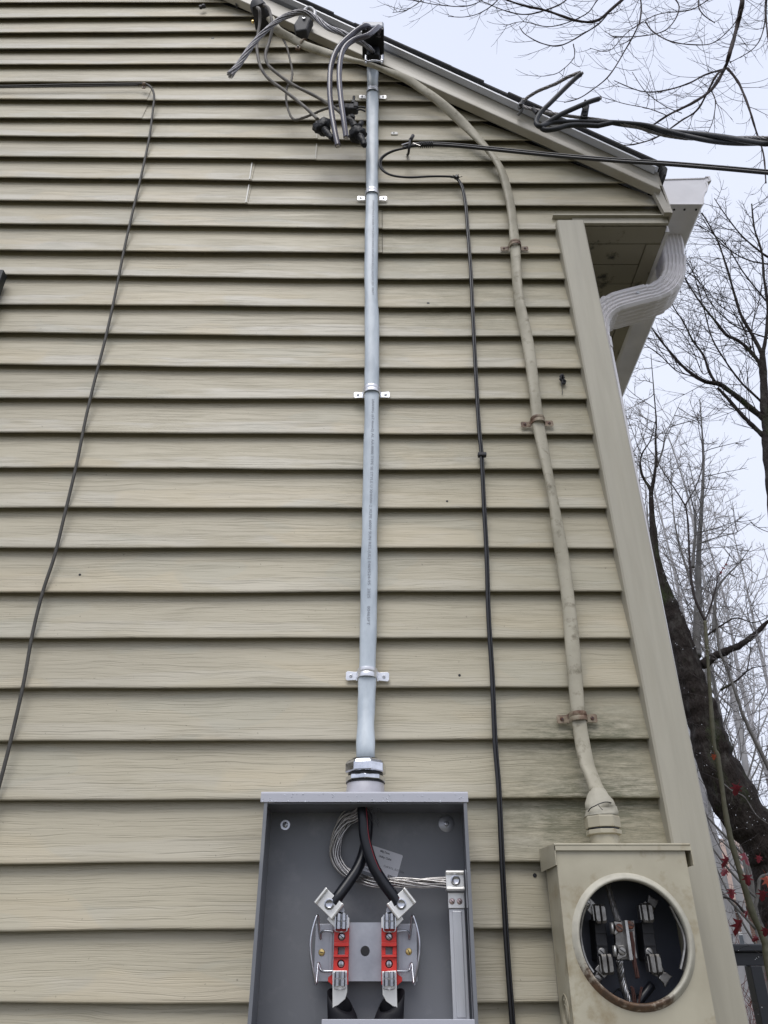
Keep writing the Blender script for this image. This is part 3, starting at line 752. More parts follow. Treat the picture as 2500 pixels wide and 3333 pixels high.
q = MB(); q.tube(cpath, crad, prof=cprof(), up0=(0, 1, 0)); part(q, 'jacket', M_GREYC, cab, smooth_=True)
ctab = [(p.z, p.x, p.y) for p in cpath]
def cat(z):
    for i in range(len(ctab)-1):
        if ctab[i][0] >= z >= ctab[i+1][0]:
            t = (ctab[i][0]-z)/(ctab[i][0]-ctab[i+1][0]+1e-9)
            return ctab[i][1]+(ctab[i+1][1]-ctab[i][1])*t, ctab[i][2]+(ctab[i+1][2]-ctab[i][2])*t, (i+t)/(CL-1)
    return ctab[-1][1], ctab[-1][2], 1
def cable_text(body, vtop, vbot, du0, du1, size, cnt):
    zt_, zb_ = U(1205, vtop, -.03).z, U(1205, vbot, -.03).z
    cu = bpy.data.curves.new('t', 'FONT'); cu.body = body; cu.size = 1; ob = bpy.data.objects.new('t', cu)
    me = bpy.data.meshes.new_from_object(ob); L = max(v.co.x for v in me.vertices); bpy.data.objects.remove(ob); bpy.data.meshes.remove(me); bpy.data.curves.remove(cu)
    sxx = (zt_-zb_)/L
    def fn(co):
        z = zt_-co.x*sxx; x, y, t = cat(z)
        lat = du0+(du1-du0)*(co.x/L)+(co.y-.35)*size
        hw = crad(t); yy = y-hw[0]*math.sqrt(max(0, 1-(lat/hw[1])**2))**.9-.0008
        return Vector((x+lat, yy, z))
    text_mesh(body, 1, cab, M_PRINT, None, name='jacket_print', fn=fn)
cable_text('2/0AWG (67.4mm2) AL AA-8000 TYPE SE STYLE U XHHW-2 XLPE 600V SUN RES.(UL) E469524-95  2025     00465FT', 1300, 2036, .004, .000, .0095, 1)
cable_text('2/0AWG (67.4mm2) AL AA-8000 TYPE SE STYLE U XHHW-2 XLPE 600V SUN RES.(UL) E469524-95  2025   00467FT', 655, 962, .005, .005, .0085, 1)
# conductors inside the box
def strand_bundle(path, Rb, n, r, twist, sides=5, spread=None, seed=1, jitter=.2):
    rs_ = random.Random(seed); q = MB(); fr = frames(path); N_ = len(path); L = [0]
    for i in range(1, N_): L.append(L[-1]+(path[i]-path[i-1]).length)
    lay = []
    if n <= 8: lay = [(1, 2*math.pi*k/n) for k in range(n)]
    else:
        k1 = int(n*.65); lay = [(1, 2*math.pi*k/k1) for k in range(k1)]+[(.5, 2*math.pi*k/(n-k1)) for k in range(n-k1)]
    for (rl, a0) in lay:
        ph = rs_.uniform(-.2, .2); pr = []; jt = rs_.uniform(0, 6); ja = rs_.uniform(0, jitter)
        for i in range(N_):
            u = i/(N_-1); R_ = Rb*rl*(spread(u) if spread else 1)*(1+ja*math.sin(jt+u*9))
            a_ = a0+ph+twist*L[i]; t, x_, y_ = fr[i]
            pr.append(path[i]+x_*R_*math.cos(a_)+y_*R_*math.sin(a_))
        q.tube(pr, r, sides)
    return q
pn = smooth([B2(x, y, d) for x, y, d in ((960, 120, -.060), (930, 250, -.052), (860, 360, -.040), (740, 440, -.032), (640, 600, -.028), (580, 800, -.026), (590, 970, -.026), (680, 1110, -.028), (820, 1210, -.032), (1000, 1270, -.042), (1180, 1290, -.052), (1400, 1295, -.060), (1750, 1305, -.060), (2110, 1300, -.060))], 7)
q = strand_bundle(pn, .0076, 13, .00145, 19, spread=lambda u: 1.5-1.0*min(1, u*2.2)+.55 if u < .45 else (1.05 if u < .8 else .95), seed=4, jitter=.35)
part(q, 'neutral_strands', M_ALUW, cab, smooth_=True)
p1 = smooth([B2(x, y, d) for x, y, d in ((1000, 60, -.060), (1010, 250, -.052), (1025, 450, -.045), (1010, 700, -.045), (960, 930, -.050), (880, 1120, -.058), (760, 1300, -.066), (630, 1480, -.074), (560, 1580, -.075))], 7)
p2 = smooth([B2(x, y, d) for x, y, d in ((945, 60, -.062), (950, 250, -.066), (965, 450, -.070), (985, 680, -.072), (1040, 900, -.074), (1120, 1110, -.075), (1230, 1290, -.075), (1370, 1480, -.076), (1430, 1590, -.076))], 7)
for pth, st in ((p1, 0), (p2, 1)):
    q = MB(); q.tube(pth, .0103, 16); c_ = part(q, 'conductor', M_BLACKC, cab, smooth_=True)
    fr = frames(pth); off = [pth[i]+Vector((1, 0, 0))*.0072*(1 if st else -1)+Vector((0, -.0069, 0)) for i in range(len(pth))]
    if st: q = MB(); q.tube(off, .0011, 6); part(q, 'stripe', M_STRIPE, c_, smooth_=True)
# frayed tape and filler threads at the mouth
q = MB(); rf = random.Random(9)
for i in range(14):
    x0, y0 = rf.uniform(900, 1040), rf.uniform(180, 240); ex, ey = rf.uniform(1040, 1260), rf.uniform(300, 560)
    q.tube(smooth([B2(x0, y0, -.066), B2((x0+ex)/2+rf.uniform(-30, 30), (y0+ey)/2-60, -.075), B2(ex, ey, -.058)], 5), rf.uniform(.0003, .0006), 4)
for i in range(10):
    x0 = rf.uniform(860, 1040)
    q.tube(smooth([B2(x0, 190, -.07), B2(x0+rf.uniform(-25, 25), 215, -.078), B2(x0+rf.uniform(-30, 50), 250, -.074)], 4), .0012, 4)
part(q, 'frayed_filler', mat('filler_thread', (.10, .10, .11), .8), cab, kind='stuff')
# ================================================================== straps
def strap(name, label, loc, w_, h_, bw, tabw, metal, screwm, group, tilt=0, wide=1.0, lift=.0):
    """two-hole pipe strap; local origin on the wall at the cable's centre"""
    x, y, z = loc
    t = thing(name, label, 'cable strap', (x, y, z), group)
    q = MB(); n = 16; vs = []
    Mt = Matrix.Translation((x, y, z)) @ Matrix.Rotation(tilt, 4, 'Y')
    prof = [(-w_-.004, .0), (-w_-.002, -.001)]+[(-w_*math.copysign(abs(math.cos(math.pi*k/n))**.8, math.cos(math.pi*k/n)), -.003-h_*math.sin(math.pi*k/n)**.72) for k in range(n+1)]+[(w_+.002, -.001), (w_+.004, .0)]
    for (dz, g) in ((-bw/2, 0), (-bw/2, .0012), (-bw*.18, .0022), (0, .0005), (bw*.18, .0022), (bw/2, .0012), (bw/2, 0)):
        for (px, py) in prof:
            l = max(math.hypot(px, py), 1e-6); k_ = (l+g)/l if py < -.004 else 1
            vs.append(Mt @ Vector((px*k_, py*k_-(0 if py < -.004 else g), dz)))
    m = len(prof)
    q.add(vs, [(a_*m+k, a_*m+k+1, (a_+1)*m+k+1, (a_+1)*m+k) for a_ in range(6) for k in range(m-1)])
    o = part(q, 'band', metal, t, smooth_=True, auto=True); so = o.modifiers.new('thick', 'SOLIDIFY'); so.thickness = .0012
    for s_ in (-1, 1):
        q = MB(); a0, a1 = (w_+.002)*s_, (w_+.002+tabw)*s_; c = .003
        pl = [(a0, -bw*.42*wide), (a1-c*s_, -bw*.5*wide), (a1, -bw*.5*wide+c), (a1, bw*.5*wide-c), (a1-c*s_, bw*.5*wide), (a0, bw*.42*wide)]
        q.prism(pl, -.0022, -.0004, Mt); tb = part(q, 'tab', metal, t, bevel=.0004)
        o, sl = screw(tb, Mt @ Vector(((a0+a1)/2+.001*s_, -.0023, 0)), .0040, screwm, 'phillips', .0022, ang=.3+s_)
        part(sl, 'screw_slot', M_BLK, tb)
    return t
M_STRAP = mat('zinc_strap', (.80, .81, .84), .30, .6, col2=(.66, .67, .7), sc1=80)
gl = ('topmost new zinc strap on the grey cable, just under the weatherhead', 'second new zinc strap from the top of the grey cable', 'third new zinc strap down the grey cable, about halfway up the wall', 'lowest new zinc strap on the grey cable, above the connector nut')
for (u, v, dv), lb in zip(((1213, 316, 0), (1208, 646, 0), (1211, 1286, 0), (1196, 2202, 0)), gl):
    c = U(u, v, -.004); x_, y_, t_2 = cat(c.z); r_ = crad(t_2)
    strap('cable_strap', lb, (x_, -.0035, c.z), r_[1]+.0026, -y_-.003+r_[0]+.0022, .021, .024, M_STRAP, M_STRAP, 'new zinc straps on the grey cable', tilt=R(rd.uniform(-1.5, 1.5)))
# ================================================================== old beige meter box
M_OLDB = mat('old_beige_paint', (.46, .425, .32), .45, col2=(.38, .345, .255), sc1=9, amt=(.38, .68), col3=(.27, .215, .125), sc3=13, amt3=(.54, .70), bmp=.14, bsc=120, bd=.0006)
def rusty(name, base, rust, sc, a0, a1, rough=.6, zgrad=None, metal=0):
    m, t, b = new_mat(name); pos = N(t, 'ShaderNodeNewGeometry').outputs['Position']
    n1 = noise(t, pos, sc, 5, .7); f = ramp(t, n1, a0, a1)
    if zgrad:
        sp = N(t, 'ShaderNodeSeparateXYZ'); t.links.new(pos, sp.inputs[0])
        g = ramp(t, mth(t, 'SUBTRACT', mth(t, 'ADD', sp.outputs[2], mth(t, 'MULTIPLY', sp.outputs[0], .35)), 1.0), zgrad[0], zgrad[1], (1, 1, 1, 1), (0, 0, 0, 1))
        f = mth(t, 'MULTIPLY', ramp(t, mth(t, 'MULTIPLY', mth(t, 'ADD', n1, .12), g), .34, .50), .92)
    c = mixc(t, ramp(t, noise(t, pos, sc*.4, 3), .4, .6), base, tuple(x*.8 for x in base))
    c2 = mixc(t, ramp(t, noise(t, pos, sc*2, 3), .4, .6), rust, tuple(x*.5 for x in rust))
    t.links.new(mixc(t, f, c, c2), b.inputs['Base Color']); b.inputs['Roughness'].default_value = rough; b.inputs['Metallic'].default_value = metal
    bump(t, b, n1, .25, .0008); return m
M_RIM = rusty('rusting_beige_rim', (.50, .475, .39), (.12, .055, .022), 60, .5, .6, .5, zgrad=(.685, .80))
M_RSTRAP = rusty('rusted_strap', (.33, .28, .20), (.15, .06, .03), 26, .38, .62)
M_RSCREW = rusty('rusted_screw', (.17, .12, .10), (.18, .05, .02), 200, .4, .55)
M_BAKE = mat('dark_phenolic', (.022, .022, .026), .55)
M_INNER = mat('inner_grey_paint', (.055, .062, .085), .45)
M_COPPER = mat('copper', (.085, .04, .033), .6, .5)
OX0, OX1, OZ1, OY = .3100, .5435, 1.786, -.12
ob_ = thing('meter_box', 'old beige painted meter socket with a rusty round opening beside the house corner', 'meter box', (.427, -.06, 1.12))
OZ0 = 1.12
q = MB(); q.box(OX0, OX1, -.012, -.0105, OZ0, OZ1); part(q, 'back_panel', M_INNER, ob_)
for xa, xb_ in ((OX0, OX0+.0018), (OX1-.0018, OX1)):
    q = MB(); q.box(xa, xb_, OY+.0005, -.0125, OZ0, OZ1); part(q, 'side_panel', M_OLDB, ob_)
# front cover with a round hole and a pressed rim
rc = U(1700+760/2.074, 2450+1262/2.074, -.13); rx, rz = rc.x, rc.z; RR = .0935
q = MB(); plate_hole(OX0+.0003, OX1-.0003, OZ0, OZ1-.001, OY, OY+.0015, rx, rz, RR+.010, q, 64); part(q, 'cover', M_OLDB, ob_)
q = MB(); q.lathe([(RR+.0115, -.0005), (RR+.009, .003), (RR+.004, .0075), (RR+.0015, .0088), (RR-.0005, .0075), (RR-.0015, .003), (RR-.0015, -.006), (RR+.010, -.002)], (rx, OY, rz), 'Y', 72)
q.f = [f for f in q.f if len(f) < 10]
part(q, 'rim', M_RIM, ob_, smooth_=True)
# hood: front lip, cheeks and sloping top
q = MB(); a, b = U(1803, 2749, OY-.004), U(2245, 2753, OY-.004); hz1 = a.z; hz0 = U(1803, 2768, OY-.004).z
q.box(a.x, b.x, OY-.005, OY-.003, hz0, hz1)
q.tube([Vector((a.x, OY-.004, hz1)), Vector((b.x, OY-.004, hz1))], .0022, 8)
q.add([Vector(p) for p in ((a.x, OY-.004, hz1+.001), (b.x, OY-.004, hz1+.001), (b.x, -.008, hz1+.006), (a.x-.006, -.008, hz1+.006), (a.x, OY-.004, hz1-.001), (b.x, OY-.004, hz1-.001), (b.x, -.008, hz1+.004), (a.x-.006, -.008, hz1+.004))],
      [(0, 1, 2, 3), (7, 6, 5, 4), (0, 3, 7, 4), (1, 5, 6, 2), (3, 2, 6, 7), (0, 4, 5, 1)])
# cheek on the left flares outward to the wall
for (xx, dx_) in ((a.x, -.006), (b.x, .001)):
    e = .0015
    zf0 = hz1-.034
    q.add([Vector(p) for p in ((xx, OY-.005, hz1), (xx, OY-.005, zf0), (xx+dx_, -.008, zf0), (xx+dx_, -.008, hz1+.005), (xx+e, OY-.005, hz1), (xx+e, OY-.005, zf0), (xx+dx_+e, -.008, zf0), (xx+dx_+e, -.008, hz1+.005))],
          [(0, 1, 2, 3), (7, 6, 5, 4), (0, 4, 5, 1), (1, 5, 6, 2), (2, 6, 7, 3), (3, 7, 4, 0)])
part(q, 'hood', M_OLDB, ob_)
# concentric knockout on the left side
q = MB()
for r_ in (.030, .022, .0145):
    q.tube([Vector((OX0-.0006, -.066+r_*math.cos(2*math.pi*k/28), 1.530+r_*math.sin(2*math.pi*k/28))) for k in range(29)], .0011, 5, cap=False)
part(q, 'knockout', M_OLDB, ob_, smooth_=True)
M_OPL = mat('dull_old_metal_shaded', (.36, .35, .33), .38, .9, col2=(.16, .15, .14), sc1=60)  # old metal, with the shade inside the socket put into its colour
M_OAL = mat('old_aluminium', (.55, .55, .54), .4, .8, col2=(.35, .34, .33), sc1=50)
def O2(x, y, d=-.06): return U(1850+x/3.6867, 2800+y/3.6867, d)
# inner ring segments that held the meter
for (pts) in ([(205, 545), (160, 700), (140, 880), (165, 1060), (215, 1220), (295, 1350)], [(1225, 545), (1300, 700), (1370, 850), (1400, 1000), (1385, 1150), (1350, 1310)]):
    P_ = smooth([O2(x, y, -.108) for x, y in pts], 6); q = MB(); q.tube(P_, .0034, 8); 
    if pts[0][0] > 1000:
        vs = []
        for p in P_: 
            d = Vector((p.x-rx, 0, p.z-rz)).normalized(); vs += [p, p+d*.016]
        q.add(vs, [(2*i, 2*i+1, 2*i+3, 2*i+2) for i in range(len(P_)-1)])
    part(q, 'meter_ring', M_OPL, ob_, smooth_=True, auto=True)
# dark terminal blocks with jaws and lugs
def ojaw(cx, cz, y, parent):
    q = MB(); 
    q.bprism([(cx-.0098, cz-.013), (cx-.0075, cz-.0155), (cx-.0006, cz-.0155), (cx-.0006, cz+.0155), (cx-.0098, cz+.0155)], y-.004, y+.012, .0025)
    q.bprism([(cx+.0006, cz-.0155), (cx+.0072, cz-.0155), (cx+.0095, cz-.013), (cx+.0095, cz+.013), (cx+.0072, cz+.0155), (cx+.0006, cz+.0155)], y-.005, y+.012, .0030)
    q.box(cx-.0130, cx-.0112, y+.001, y+.018, cz-.011, cz+.012)
    return part(q, 'jaw', M_OPL, parent)
for (pts, jt, jb) in (([(310, 700), (440, 700), (490, 1200), (350, 1200)], (385, 640), (470, 1250)), ([(880, 740), (1015, 740), (1080, 1200), (930, 1200)], (950, 630), (1050, 1250))):
    poly = [(O2(x, y, -.055).x, O2(x, y, -.055).z) for x, y in pts]
    q = MB(); q.prism(poly, -.055, -.012); bk = part(q, 'terminal_block', M_BAKE, ob_, bevel=.001)
    q = MB()
    for yy_ in (860, 1010): 
        l, r = O2(pts[0][0]+(yy_-700)*.1, yy_, -.057), O2(pts[1][0]+(yy_-700)*.09, yy_, -.057); q.box(l.x, r.x, -.058, -.0545, l.z-.002, l.z+.002)
    part(q, 'ridge', M_BAKE, bk)
    m0 = O2((pts[0][0]+pts[1][0])/2+18, 945, -.056); q = MB(); q.lathe([(.003, 0), (.003, .0006)], (m0.x, -.0552, m0.z), 'Y', 12); part(q, 'screw_hole', M_BLK, bk)
    m0 = O2((pts[0][0]+pts[1][0])/2+30, 1105, -.056); add_screw(bk, Vector((m0.x, -.0555, m0.z)), .0072, M_OPL, 'slot', .0016, ang=.7)
    for (jx, jy) in (jt, jb):
        c_ = O2(jx, jy, -.078); ojaw(c_.x, c_.z, -.078, ob_)
# lugs on the diagonals
def lug_old(pts, sc_, rm):
    q = MB(); q.prism([(O2(x, y, -.068).x, O2(x, y, -.068).z) for x, y in pts], -.070, -.066); l = part(q, 'lug', M_OPL, ob_, bevel=.0008)
    c_ = O2(*sc_, -.074); q = MB(); q.lathe([(.0105, 0), (.0105, .003), (.008, .0035)], (c_.x, -.0702, c_.z), 'Y', 4, M=Matrix.Rotation(.5, 4, 'Z')); part(q, 'clamp', M_OPL, l)
    add_screw(l, Vector((c_.x, -.0738, c_.z)), .0062, rm, 'slot', .003, ang=.5)
lug_old([(190, 470), (245, 440), (350, 550), (350, 600), (310, 690), (215, 590)], (222, 510), M_OPL)
lug_old([(865, 550), (920, 490), (1030, 590), (1000, 660), (860, 680), (835, 600)], (1010, 520), M_OPL)
lug_old([(315, 1310), (390, 1220), (520, 1270), (490, 1350), (430, 1420)], (350, 1420), M_OPL)
lug_old([(930, 1220), (960, 1190), (1110, 1260), (1140, 1310), (1075, 1410), (975, 1345)], (1145, 1400), M_RSCREW)
q = MB(); q.prism([(O2(x, y, -.076).x, O2(x, y, -.076).z) for x, y in ((1080, 1420), (1110, 1340), (1170, 1345), (1250, 1400), (1215, 1430), (1160, 1535), (1140, 1480))], -.078, -.070); part(q, 'lug', M_OPL, ob_, bevel=.0015)
q = MB(); q.prism([(O2(x, y, -.076).x, O2(x, y, -.076).z) for x, y in ((950, 500), (965, 410), (1000, 450), (1085, 480), (1040, 580), (990, 540))], -.078, -.070); part(q, 'lug', M_OLDW, ob_, bevel=.0015)
# neutral assembly in the middle
q = MB(); q.prism([(O2(x, y, -.07).x, O2(x, y, -.07).z) for x, y in ((655, 725), (690, 725), (758, 1200), (715, 1205))], -.082, -.062); nb = part(q, 'neutral_bar', M_OAL, ob_, bevel=.0008)
q = MB(); q.prism([(O2(x, y, -.06).x, O2(x, y, -.06).z) for x, y in ((540, 730), (780, 725), (800, 1060), (822, 1180), (600, 1200), (560, 1000))], -.066, -.055); part(q, 'neutral_plate', M_OPL, ob_, bevel=.0008)
for pts, cc_, mm in ((((540, 735), (640, 745), (655, 860), (600, 870), (560, 905), (545, 880), (570, 820)), (612, 812), M_RSCREW), (((555, 990), (600, 1020), (665, 1015), (700, 1130), (690, 1160), (590, 1200), (575, 1180), (605, 1100)), (645, 1090), M_OPL)):
    q = MB(); q.prism([(O2(x, y, -.078).x, O2(x, y, -.078).z) for x, y in pts], -.080, -.0665); part(q, 'clamp', M_OPL, nb, bevel=.0012)
    add_screw(nb, O2(cc_[0], cc_[1], -.0805), .0068, mm, 'slot', .003, ang=.6)
for (x, y) in ((518, 820), (550, 1095)):
    a_, b_ = O2(x, y-70, -.08), O2(x+12, y+65, -.08); q = MB(); q.tube([a_, b_], (.0035, .006), 10, up0=(1, 0, 0)); part(q, 'clamp_jaw', M_OAL, nb, smooth_=True)
q = MB(); q.prism([(O2(x, y, -.072).x, O2(x, y, -.072).z) for x, y in ((700, 725), (775, 725), (785, 850), (715, 850))], -.074, -.0665); part(q, 'clamp', M_OLDW, nb, bevel=.001)
add_screw(nb, O2(742, 778, -.0745), .0068, M_RSCREW, 'slot', .003)
# wires inside the old socket
oc = thing('cut_wires', 'cut bare neutral and copper wires inside the old meter socket', 'wires', (rx, -.07, 1.54))
def oc_path(pts, d): return smooth([O2(p[0], p[1], p[2] if len(p) > 2 else d) for p in pts], 7)
part(strand_bundle(oc_path([(440, 200, -.05), (480, 330, -.055), (520, 480, -.062), (560, 620, -.068), (600, 740, -.070)], -.06), .0036, 7, .0022, 150), 'neutral_strand', M_OLDW, oc, smooth_=True)
part(strand_bundle(oc_path([(615, 1200, -.070), (625, 1320, -.065), (650, 1450, -.06), (690, 1600, -.06), (760, 1760, -.06)], -.06), .0042, 7, .0025, 150), 'neutral_strand', mat('bright_strand', (.55, .54, .54), .35, .9, col2=(.2, .2, .2), sc1=120), oc, smooth_=True)
part(strand_bundle(oc_path([(745, 860), (770, 1000), (790, 1200), (835, 1418)], -.077), .0026, 7, .0012, 60, seed=2), 'copper_strand', M_COPPER, oc, smooth_=True)
for pts in ([(755, 1510), (775, 1600), (790, 1760)], [(880, 1520), (860, 1640), (840, 1780)], [(775, 1530), (800, 1640), (820, 1780)]):
    part(strand_bundle(oc_path(pts, -.07), .0012, 3, .0010, 60), 'copper_strand', M_COPPER, oc, smooth_=True)
q = MB(); q.tube(oc_path([(1000, 1500, -.05), (930, 1590, -.055), (850, 1700, -.06), (780, 1830, -.06)], -.05), .0075, 12); part(q, 'black_conductor', M_BLACKC, oc, smooth_=True)
q = MB()
for pts in ([(540, 1600), (620, 1540), (760, 1570), (860, 1700)], [(600, 1560), (700, 1580), (830, 1620)]): q.tube(oc_path(pts, -.03), .0011, 5)
part(q, 'thin_wire', M_BAKE, oc, smooth_=True)
# ================================================================== painted old entrance cable, putty and fitting
M_OLDC = mat('painted_old_cable', (.40, .37, .285), .55, col2=(.30, .275, .205), sc1=16, amt=(.4, .7), col3=(.17, .15, .10), sc3=34, amt3=(.54, .72), bmp=.12, bsc=60, bd=.0015)
ocb = thing('service_cable', 'old beige painted entrance cable sagging from the roof edge down to the old meter box', 'cable', (.35, -.02, 1.85))
ogx = U(1962, 2690, -.06).x; ogy = -.062
opts = [(880, 60, -.075), (905, 100, -.070), (953, 127, -.058), (997, 150, -.056), (1062, 172, -.054), (1127, 189, -.066), (1206, 211, -.082), (1250, 228, -.078), (1317, 254, -.058), (1368, 286, -.045), (1419, 322, -.040), (1482, 377, -.030), (1545, 440, -.024), (1607, 512, -.020), (1639, 574, -.018), (1662, 668, -.018), (1674, 770, -.017), (1677, 810, -.017), (1688, 964, -.018), (1718, 1115, -.016), (1738, 1260, -.017), (1752, 1379, -.017), (1776, 1500, -.017), (1801, 1627, -.017), (1820, 1750, -.017), (1841, 1884, -.017), (1857, 2030, -.017), (1869, 2170, -.018), (1884, 2339, -.020), (1906, 2471, -.030), (1925, 2525, -.042), (1944, 2575, -.056)]
opath = smooth([U(*p) for p in opts], 6)
q = MB(); q.tube(opath, lambda t: (.0088+.0006*math.sin(t*60), .0162-.0008*t+.0006*math.sin(t*75)), prof=cprof(), up0=(0, 1, 0), twist=lambda t: .55*math.sin(t*24)*min(1, (1-t)*6)+.2*math.sin(t*57)); part(q, 'jacket', M_OLDC, ocb, smooth_=True)
fit = thing('cable_connector', 'old beige octagonal fitting with cracked sealing putty on top of the old meter box', 'cable connector', (ogx, ogy, 1.79))
def oz(v, r): return U(1962, v, ogy-r).z
zb0 = hz1+.0005
q = MB(); q.lathe([(.030, zb0), (.0272, zb0+.003), (.0268, oz(2712, .027))], (ogx, ogy, 0), sides=32); q.lathe([(.001, zb0+.0003), (.047, zb0+.0003), (.047, zb0+.0035), (.001, zb0+.0035)], (ogx, ogy, 0), sides=8, sy=.75)
part(q, 'hub', M_OLDB, fit, smooth_=True, auto=True)
for s_ in (-1, 1):
    q = MB(); q.lathe([(.0035, 0), (.0035, .004)], (ogx+s_*.040, ogy-.006, zb0+.0036), sides=8); part(q, 'bolt', M_OLDB, fit)
q = MB(); Mr = Matrix.Rotation(R(22), 4, 'Z'); q.lathe([(.028, oz(2713, .03)), (.0335, oz(2710, .033)), (.0335, oz(2696, .033)), (.03, oz(2695, .03))], (ogx, ogy, 0), sides=8, M=Mr); part(q, 'lock_ring', M_OLDB, fit, bevel=.0008)
q = MB(); q.lathe([(.0295, oz(2695, .03)), (.0295, oz(2689, .03))], (ogx, ogy, 0), sides=24); part(q, 'gasket', M_BLK, fit)
q = MB(); q.lathe([(.028, oz(2690, .03)), (.0335, oz(2688, .033)), (.0335, oz(2655, .033)), (.0325, oz(2650, .033)), (.02, oz(2648, .03))], (ogx, ogy, 0), sides=8, M=Mr); part(q, 'compression_nut', M_OLDB, fit, bevel=.0008)
q = MB(); zt_ = oz(2650, .03); zz_ = U(1944, 2566, -.07).z; axx = U(1944, 2562, -.056)
rings = []; ns = 20
for j, (t, r_) in enumerate(((0, .0325), (.12, .0320), (.3, .0295), (.34, .0285), (.36, .0292), (.55, .0270), (.8, .0205), (1.0, .0150), (1.05, .012))):
    for k in range(ns):
        a_ = 2*math.pi*k/ns; rr = r_*(1+.05*math.sin(3*a_+j)+.03*math.sin(5*a_+2*j))
        wob_ = .004*math.sin(a_+.8)*(1 if 0 < j < 6 else 0)*1.2
        rings.append(Vector((ogx+(axx.x-ogx)*t+rr*math.cos(a_), ogy+(axx.y-ogy)*t+rr*.9*math.sin(a_), zt_+(zz_-zt_)*t+wob_)))
q.add(rings, [(j*ns+k, j*ns+(k+1) % ns, (j+1)*ns+(k+1) % ns, (j+1)*ns+k) for j in range(8) for k in range(ns)]+[tuple(range(ns)), tuple(8*ns+k for k in range(ns))])
py_ = part(q, 'sealing_putty', mat('dry_putty', (.44, .415, .335), .7, col2=(.33, .305, .24), sc1=30, bmp=.3, bsc=70, bd=.002), fit, smooth_=True)
q = MB()
def frontp(u, v, r=.0305): return U(u, v, ogy-r)
q.tube(smooth([frontp(1650+x/3.6867, 2250+y/3.6867, r) for x, y, r in ((975, 1445, .013), (1010, 1400, .025), (1060, 1375, .031), (1110, 1350, .033), (1180, 1330, .031), (1240, 1335, .022), (1265, 1345, .010))], 5), .0010, 5)
q.tube(smooth([frontp(1650+x/3.6867, 2250+y/3.6867, .0335) for x, y in ((1100, 1365), (1120, 1395), (1150, 1425))], 4), .0006, 4)
part(q, 'crack', M_BLK, py_)
for (u, v, dxx, tl, lb) in ((1677, 808, 0, -1, 'top strap on the old beige cable, under the rake, painted over'), (1752, 1379, 0, -3, 'middle strap on the old beige cable, its left tab rusty'), (1884, 2339, 0, -1.5, 'rusty strap on the old beige cable just above the old meter box')):
    c = U(u, v, -.006); j = min(range(len(opath)), key=lambda i: abs(opath[i].z-c.z)); p = opath[j]
    strap('cable_strap', lb, (p.x, -.0035, c.z), .0178, .0275, .019, .023, M_RSTRAP, M_RSCREW, 'old straps on the beige cable', tilt=R(tl))
# one-sided clip high on the rake
t = thing('cable_clip', 'small curled metal clip holding the old beige cable high under the rake', 'cable clip', U(980, 140, -.06))
p = U(985, 143, -.052); q = MB(); Mc = Matrix.Translation(p) @ Matrix.Rotation(R(28), 4, 'Y')
q.tube([Mc @ Vector((0, -.016*math.sin(a_)*1.0, .019*math.cos(a_))) for a_ in [math.pi*k/12 for k in range(-1, 13)]], (.007, .0012), 8, up0=(1, 0, 0)); part(q, 'band', M_RSTRAP, t, smooth_=True)
q = MB(); q.box(-.008, .008, -.004, .004, -.040, -.018, Mc); part(q, 'tab', M_RSTRAP, t)
q = MB(); q.lathe([(.003, 0), (.004, .006)], Mc @ Vector((0, -.003, -.032)), 'Y', 8); part(q, 'nail', M_BLK, t)
# ================================================================== weatherheads and the conductors hanging there
def H(x, y, d): return U(700+x/2.765, y/2.765, d)
M_CAP = mat('grey_plastic_cap', (.40, .42, .47), .4, col2=(.33, .35, .40), sc1=20)
M_BLKP = mat('black_plastic', (.010, .011, .014), .5, spec=.3)
whd = thing('weatherhead', 'new black weatherhead with a pale grey cap at the top of the grey cable', 'weatherhead', H(1420, 500, -.06))
YW = -.150
wl_, wr_ = H(1322, 240, YW).x, H(1520, 240, YW).x; zt, zb_ = H(1420, 200, YW).z, H(1420, 238, YW).z
def Hz(x, y, dz=0): return UZ(700+x/2.765, y/2.765, zb_)+Vector((0, 0, dz))
yb_ = Hz(1420, 505).y
q = MB(); q.box(wl_, wr_, YW, yb_, zb_, zt+.010); o = part(q, 'cap', M_CAP, whd, bevel=.007)
q = MB(); q.box(wl_-.0005, wr_+.0005, YW+.004, yb_+.004, zb_-.012, zb_+.003); part(q, 'insulator', M_BLKP, whd, bevel=.003)
for (hx, hy) in ((1385, 270), (1470, 270), (1420, 440)):
    q = MB(); p = Hz(hx, hy, -.0118); q.lathe([(.0135, 0), (.0135, -.005), (.010, -.0055), (.010, -.001)], p, sides=16)
    part(q, 'conductor_hole', M_BLKP, whd, smooth_=True, auto=True)
zl = zb_-.10
q = MB(); q.box(wl_+.016, wr_-.016, yb_-.045, yb_-.004, zb_-.070, zb_-.0125); part(q, 'body', M_BLKP, whd, bevel=.008)
q = MB(); q.tube(smooth([H(1355, 500, -.10), H(1360, 550, -.11), H(1430, 545, -.115), H(1500, 550, -.11), H(1508, 495, -.10)], 5), .0035, 8); part(q, 'clamp', M_ZINC, whd, smooth_=True)
for x in (1358, 1500):
    q = MB(); a = H(x, 545, -.112); q.tube([a+Vector((0, 0, .03)), a+Vector((0, 0, -.016))], .0034, 8); q.lathe([(.0055, 0), (.0055, .004)], a+Vector((0, 0, -.004)), sides=6); part(q, 'clamp_bolt', M_ZINC, whd)
q = MB(); c_ = H(1425, 555, -.05); q.lathe([(.030, -.01), (.030, .02), (.024, .035)], c_, sides=20, sy=.9); part(q, 'collar', M_BLKP, whd, smooth_=True, auto=True)
